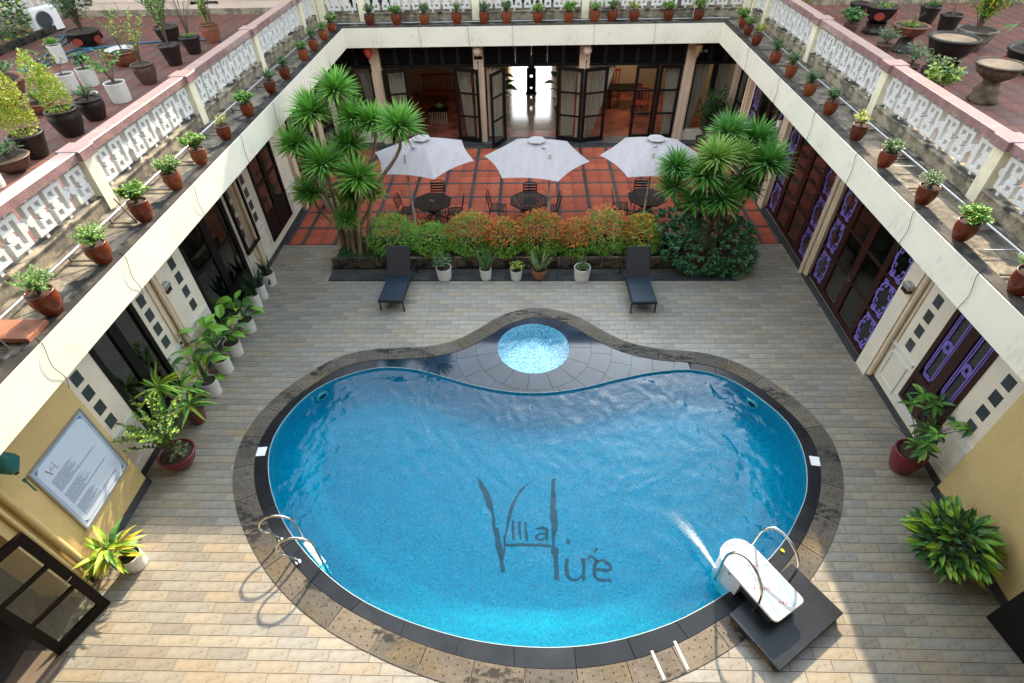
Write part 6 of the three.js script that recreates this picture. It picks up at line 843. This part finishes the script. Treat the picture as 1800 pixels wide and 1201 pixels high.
// ---- notice board on the yellow wall
{
  const n = thing('notice_board', 'pale blue notice board with blue printed rules on the yellow wall', 'sign', [-6.765, 0, 0]), z0 = -5.19, z1 = -4.015, y0 = 0.72, y1 = 2.19;
  obj('frame', [bx(0, 0.04, y0, y0 + 0.03, z0, z1), bx(0, 0.04, y1 - 0.03, y1, z0, z1), bx(0, 0.04, y0 + 0.03, y1 - 0.03, z0, z0 + 0.03), bx(0, 0.04, y0 + 0.03, y1 - 0.03, z1 - 0.03, z1)], M.galv, n);
  const tx = canvasTex(1024, 1280, (c, w, h) => {
    c.fillStyle = '#c9d5e4'; c.fillRect(0, 0, w, h); c.strokeStyle = '#3b5f95'; c.lineWidth = 7; c.strokeRect(26, 26, w - 52, h - 52); c.lineWidth = 2.5; c.strokeRect(42, 42, w - 84, h - 84); c.fillStyle = '#3b5f95'; for (const [x, y, sx, sy] of [[44, 44, 1, 1], [w - 44, 44, -1, 1], [44, h - 44, 1, -1], [w - 44, h - 44, -1, -1]]) { c.beginPath(); c.moveTo(x, y); c.lineTo(x + sx * 64, y); c.quadraticCurveTo(x + sx * 22, y + sy * 22, x, y + sy * 64); c.fill(); }
    c.save(); c.translate(150, 210); c.fillStyle = '#3a2f33'; c.beginPath(); c.moveTo(0, -70); c.quadraticCurveTo(26, -30, 40, 75); c.lineTo(34, 75); c.quadraticCurveTo(16, 0, -6, -60); c.fill(); c.lineWidth = 4; c.strokeStyle = '#3a2f33'; c.beginPath(); c.moveTo(38, 70); c.quadraticCurveTo(48, -20, 84, -66); c.stroke(); c.font = '44px serif'; c.fillText('illa', 56, 12); c.fillRect(132, -78, 8, 150); c.fillText('uế', 146, 72); c.restore();
    c.fillStyle = '#2b4a78'; rs(77); let y = 330; for (const [rows, full] of [[14, 2], [14, 2], [15, 3]]) { for (let r = 0; r < rows; r++) { const e = 150 + (r >= rows - full ? rr(640, 740) : rr(220, 400)); for (let x = 110; x < e;) { const q = rr(10, 34); c.fillRect(x, y, q, 8); x += q + 6; } y += 17; } y += 52; }
  });
  const pg = new THREE.PlaneGeometry(z1 - z0 - 0.06, y1 - y0 - 0.06).rotateY(Math.PI / 2).translate(0.022, (y0 + y1) / 2, (z0 + z1) / 2), uvp = pg.attributes.uv; obj('panel', pg, mt('panel', [1, 1, 1], 0.3, { map: tx }), n, { keepUV: true });
}
// ---- open dark doors in the lower corners
{
  const t = thing('open_door', 'dark brown glazed door leaf standing open at the lower left corner', 'door', [-6.62, 0, -2.5], Math.atan2(3.22 - 2.5, 6.62 - 6.3)); const L = 0.8, b = (a, c, d, e, k) => bx(a, c, d, e, -k, k), s = 0.12;
  obj('door_frame', [b(0, s, 0.03, 2.15, 0.025), b(L - s, L, 0.03, 2.15, 0.025), b(s, L - s, 0.03, 0.2, 0.025), b(s, L - s, 2.02, 2.15, 0.025), b(s, L - s, 0.78, 0.84, 0.02), b(s, L - s, 1.4, 1.46, 0.02)], M.darkWood, t); for (const [a, c] of [[0.2, 0.78], [0.84, 1.4], [1.46, 2.02]]) obj('pane', b(s, L - s, a, c, 0.002), M.glass, t); obj('handle', [rod([L - 0.06, 1.05, 0.025], [L - 0.06, 1.05, 0.07], 0.01), rod([L - 0.06, 1.05, 0.07], [L - 0.17, 1.05, 0.07], 0.009)], M.steel, t);
  tag(obj('doormat', bx(-7.6, -6.5, 0.004, 0.018, -2.55, -1.6), M.dim), 'dark floor mat inside the lower left doorway', 'mat');
  const r = thing('open_door', 'black door frame standing open at the lower right corner', 'door', [6.6, 0, -3.25], -1.35); obj('door_frame', [b(0, 0.8, 0.02, 2.3, 0.03)], M.blackPaint, r); obj('handle', [rod([0.1, 1.05, 0.03], [0.1, 1.05, 0.08], 0.01), rod([0.1, 1.05, 0.08], [0.2, 1.05, 0.08], 0.009)], M.steel, r);
}
// ---- lanterns, lamps, boxes
{
  const lantern = (label, x, y, z, m, sh, extra = 0) => { const t = thing('lantern', label, 'lantern', [x, y, z]), pr = { diamond: [[0.02, -0.2], [0.06, -0.17], [0.15, 0], [0.06, 0.17], [0.02, 0.2]], round: [[0.03, -0.16], [0.12, -0.11], [0.16, 0], [0.12, 0.11], [0.03, 0.16]], drop: [[0.02, -0.24], [0.05, -0.18], [0.12, 0.02], [0.13, 0.12], [0.05, 0.17]] }[sh]; obj('shade', lathe(pr, 8), m, t); obj('cap', [cyl(0, pr[4][1], 0, 0.04, 0.02, 8), cyl(0, pr[0][1] - 0.02, 0, 0.03, 0.02, 8)], M.darkWood, t); obj('tassel', [cyl(0, pr[0][1] - 0.42, 0, 0.012, 0.22, 6), cyl(0, pr[0][1] - 0.2, 0, 0.022, 0.04, 8)], m === M.teal ? M.teal : M.darkWood, t); obj('cord', cyl(0, pr[4][1] + 0.02, 0, 0.004, 0.12, 4), M.wire, t); };
  lantern('red silk lantern hanging before the leftmost rear column', -5.33, 3.2, -19.6, M.orange, 'diamond'); lantern('pale round lantern hanging before the column left of the corridor', -1.72, 3.2, -19.55, M.cream, 'round'); lantern('brown ribbed lantern hanging before the column right of the corridor', 1.87, 3.18, -19.55, M.cream, 'round'); lantern('yellow drop lantern hanging before the rightmost rear column', 5.45, 3.16, -19.55, M.gold, 'drop'); lantern('teal lantern with tassel hanging before the yellow wall at the left frame edge', -6.52, 2.76, -3.82, M.teal, 'diamond');
  tag(obj('name_plate', bx(-1.86, -1.58, 2.86, 2.96, -19.87, -19.855), M.darkWood), 'small dark plate on the column under the pale lantern', 'plate');
  for (const [l, x, z, s] of [['grey and red alarm box on the left wall beside the drain pipe', -6.95, -8.15, 1], ['grey and brown alarm box on the right pilaster', 6.95, -8.15, -1]]) { const t = thing('alarm_box', l, 'alarm', [x, 2.2, z], s > 0 ? Math.PI / 2 : -Math.PI / 2); obj('casing', cbx(-0.1, 0.1, 0, 0.09, 0, 0.12, 0.01), M.galv, t); obj('front', bx(-0.085, 0.085, -0.09, -0.002, 0, 0.11), M.glaze[3], t); obj('bell', new THREE.CylinderGeometry(0.03, 0.03, 0.02, 12).rotateX(Math.PI / 2).translate(0.02, -0.04, 0.118), M.iron, t); }
  const e = thing('wall_lamp', 'white and orange lamp on the far right column', 'lamp', [6.88, 2.3, -15.35]); obj('housing', cyl(0, 0, 0, 0.06, 0.16, 10), M.sheet, e); obj('shade', cyl(0, -0.13, 0, 0.05, 0.12, 10), M.orange, e); obj('bracket', rod([0, 0.1, 0], [0.16, 0.12, 0], 0.012), M.iron, e);
  const em = thing('emergency_light', 'twin emergency light frame in the dark rear right corner', 'lamp', [5.72, 3.02, -19.93]); obj('housing', bx(-0.16, 0.16, -0.06, 0.06, 0, 0.05), M.iron, em); for (const k of [-1, 1]) obj('lens', bx(k * 0.08 - 0.05, k * 0.08 + 0.05, -0.03, 0.03, 0.05, 0.06), M.galv, em);
}
// ---- things in the hall
{
  const bench = (l, x, z) => { const t = thing('settee', l, 'settee', [x, 0.031, z]), w = 0.62; obj('seat', cbx(-w, w, 0.38, 0.44, -0.25, 0.28), M.redWood, t); obj('top_rail', cbx(-w, w, 0.98, 1.06, -0.3, -0.24), M.redWood, t); for (let k = 0; k < 10; k++) obj('spindle', bx(-w + 0.05 + k * 0.125, -w + 0.09 + k * 0.125, 0.44, 0.98, -0.285, -0.255), M.redWood, t); for (const [a, b] of [[-w, -0.25], [w - 0.06, -0.25], [-w, 0.22], [w - 0.06, 0.22]]) obj('leg', bx(a, a + 0.06, 0, 0.38, b, b + 0.06), M.redWood, t); };
  bench('red wooden settee at the back of the left hall, left of two', -3.95, -24.1); bench('red wooden settee at the back of the left hall, right of two', -2.65, -24.1); bench('red wooden settee at the back of the right hall', 3.2, -24.4);
  const ch = (l, x, z, a) => { const t = thing('armchair', l, 'chair', [x, 0.031, z], a); obj('seat', cbx(-0.28, 0.28, 0.36, 0.42, -0.26, 0.26), M.redWood, t); obj('back', [0, 1, 2, 3, 4].map((k) => bx(-0.25 + k * 0.115, -0.21 + k * 0.115, 0.42, 0.85, -0.26, -0.23)), M.redWood, t); obj('top_rail', bx(-0.28, 0.28, 0.85, 0.92, -0.27, -0.22), M.redWood, t); for (const [p, q] of [[-0.28, -0.26], [0.23, -0.26], [-0.28, 0.21], [0.23, 0.21]]) obj('leg', bx(p, p + 0.05, 0, 0.36, q, q + 0.05), M.redWood, t); };
  ch('red wooden armchair just inside the left opening', -4.75, -22.4, 0.6); ch('low wooden armchair just inside the right opening', 4.4, -22.6, -0.5);
  const tb = thing('slatted_table', 'low slatted wooden table with a small plant in the left hall', 'table', [-3.55, 0.031, -21.75]); obj('top', cbx(-0.36, 0.36, 0.5, 0.55, -0.22, 0.22), M.darkWood, tb); for (let k = 0; k < 8; k++) obj('slat', bx(-0.34 + k * 0.092, -0.3 + k * 0.092, 0, 0.5, 0.17, 0.2), M.bark, tb);
  rs(5); const fp = thing('small_plant', 'small pale plant standing on the low slatted table', 'plant', [-3.5, 0.582, -21.75]); bushy(fp, { at: [0, 0, 0], n: 14, h: 0.2, r: 0.16, leaves: 10, cols: [GREEN.pale, GREEN.fresh] });
  const cl = thing('ceiling_lamp', 'small lit lamp glowing in the right hall', 'lamp', [4.1, 2.75, -23.2]); const gm = mt('lamp_glow', [0.9, 0.85, 0.7], 0.5); gm.emissive.setRGB(1, 0.82, 0.55); gm.emissiveIntensity = 3; obj('bulb', new THREE.SphereGeometry(0.09, 12, 8), gm, cl).castShadow = false; obj('stem', cyl(0, 0.09, 0, 0.012, 0.55), M.iron, cl); const pl = new THREE.PointLight(new THREE.Color().setRGB(1, 0.8, 0.55), 2.5); pl.position.set(4.1, 2.62, -23.1); pl.castShadow = true; scene.add(pl);
  const dt = thing('dining_table', 'dark table in the right hall', 'table', [3.9, 0.031, -23.4]); obj('top', cbx(-0.7, 0.7, 0.7, 0.75, -0.4, 0.4), M.darkWood, dt); for (const [a, b] of [[-0.66, -0.36], [0.6, -0.36], [-0.66, 0.3], [0.6, 0.3]]) obj('leg', bx(a, a + 0.06, 0, 0.7, b, b + 0.06), M.darkWood, dt);
  const sp = thing('carved_post', 'black carved post with two round holes standing in the bright corridor', 'sculpture', [0.07, 0.031, -25.1]); const s = shp([[-0.2, 0], [0.2, 0], [0.2, 1.0], [-0.2, 1.0]]); for (const y of [0.2, 0.68]) { const h = new THREE.Path(); h.absarc(0, y, y > 0.5 ? 0.07 : 0.055, 0, 6.283); s.holes.push(h); } obj('panel', ext(s, 0.08).translate(0, 0, -0.04), M.darkWood, sp); obj('base', bx(-0.24, 0.24, -0.0, 0.04, 0.045, 0.2), M.darkWood, sp); obj('head', bx(-0.14, 0.14, 1.0, 1.5, -0.05, 0.05), M.iron, sp);
}
renderer.render(scene, camera);
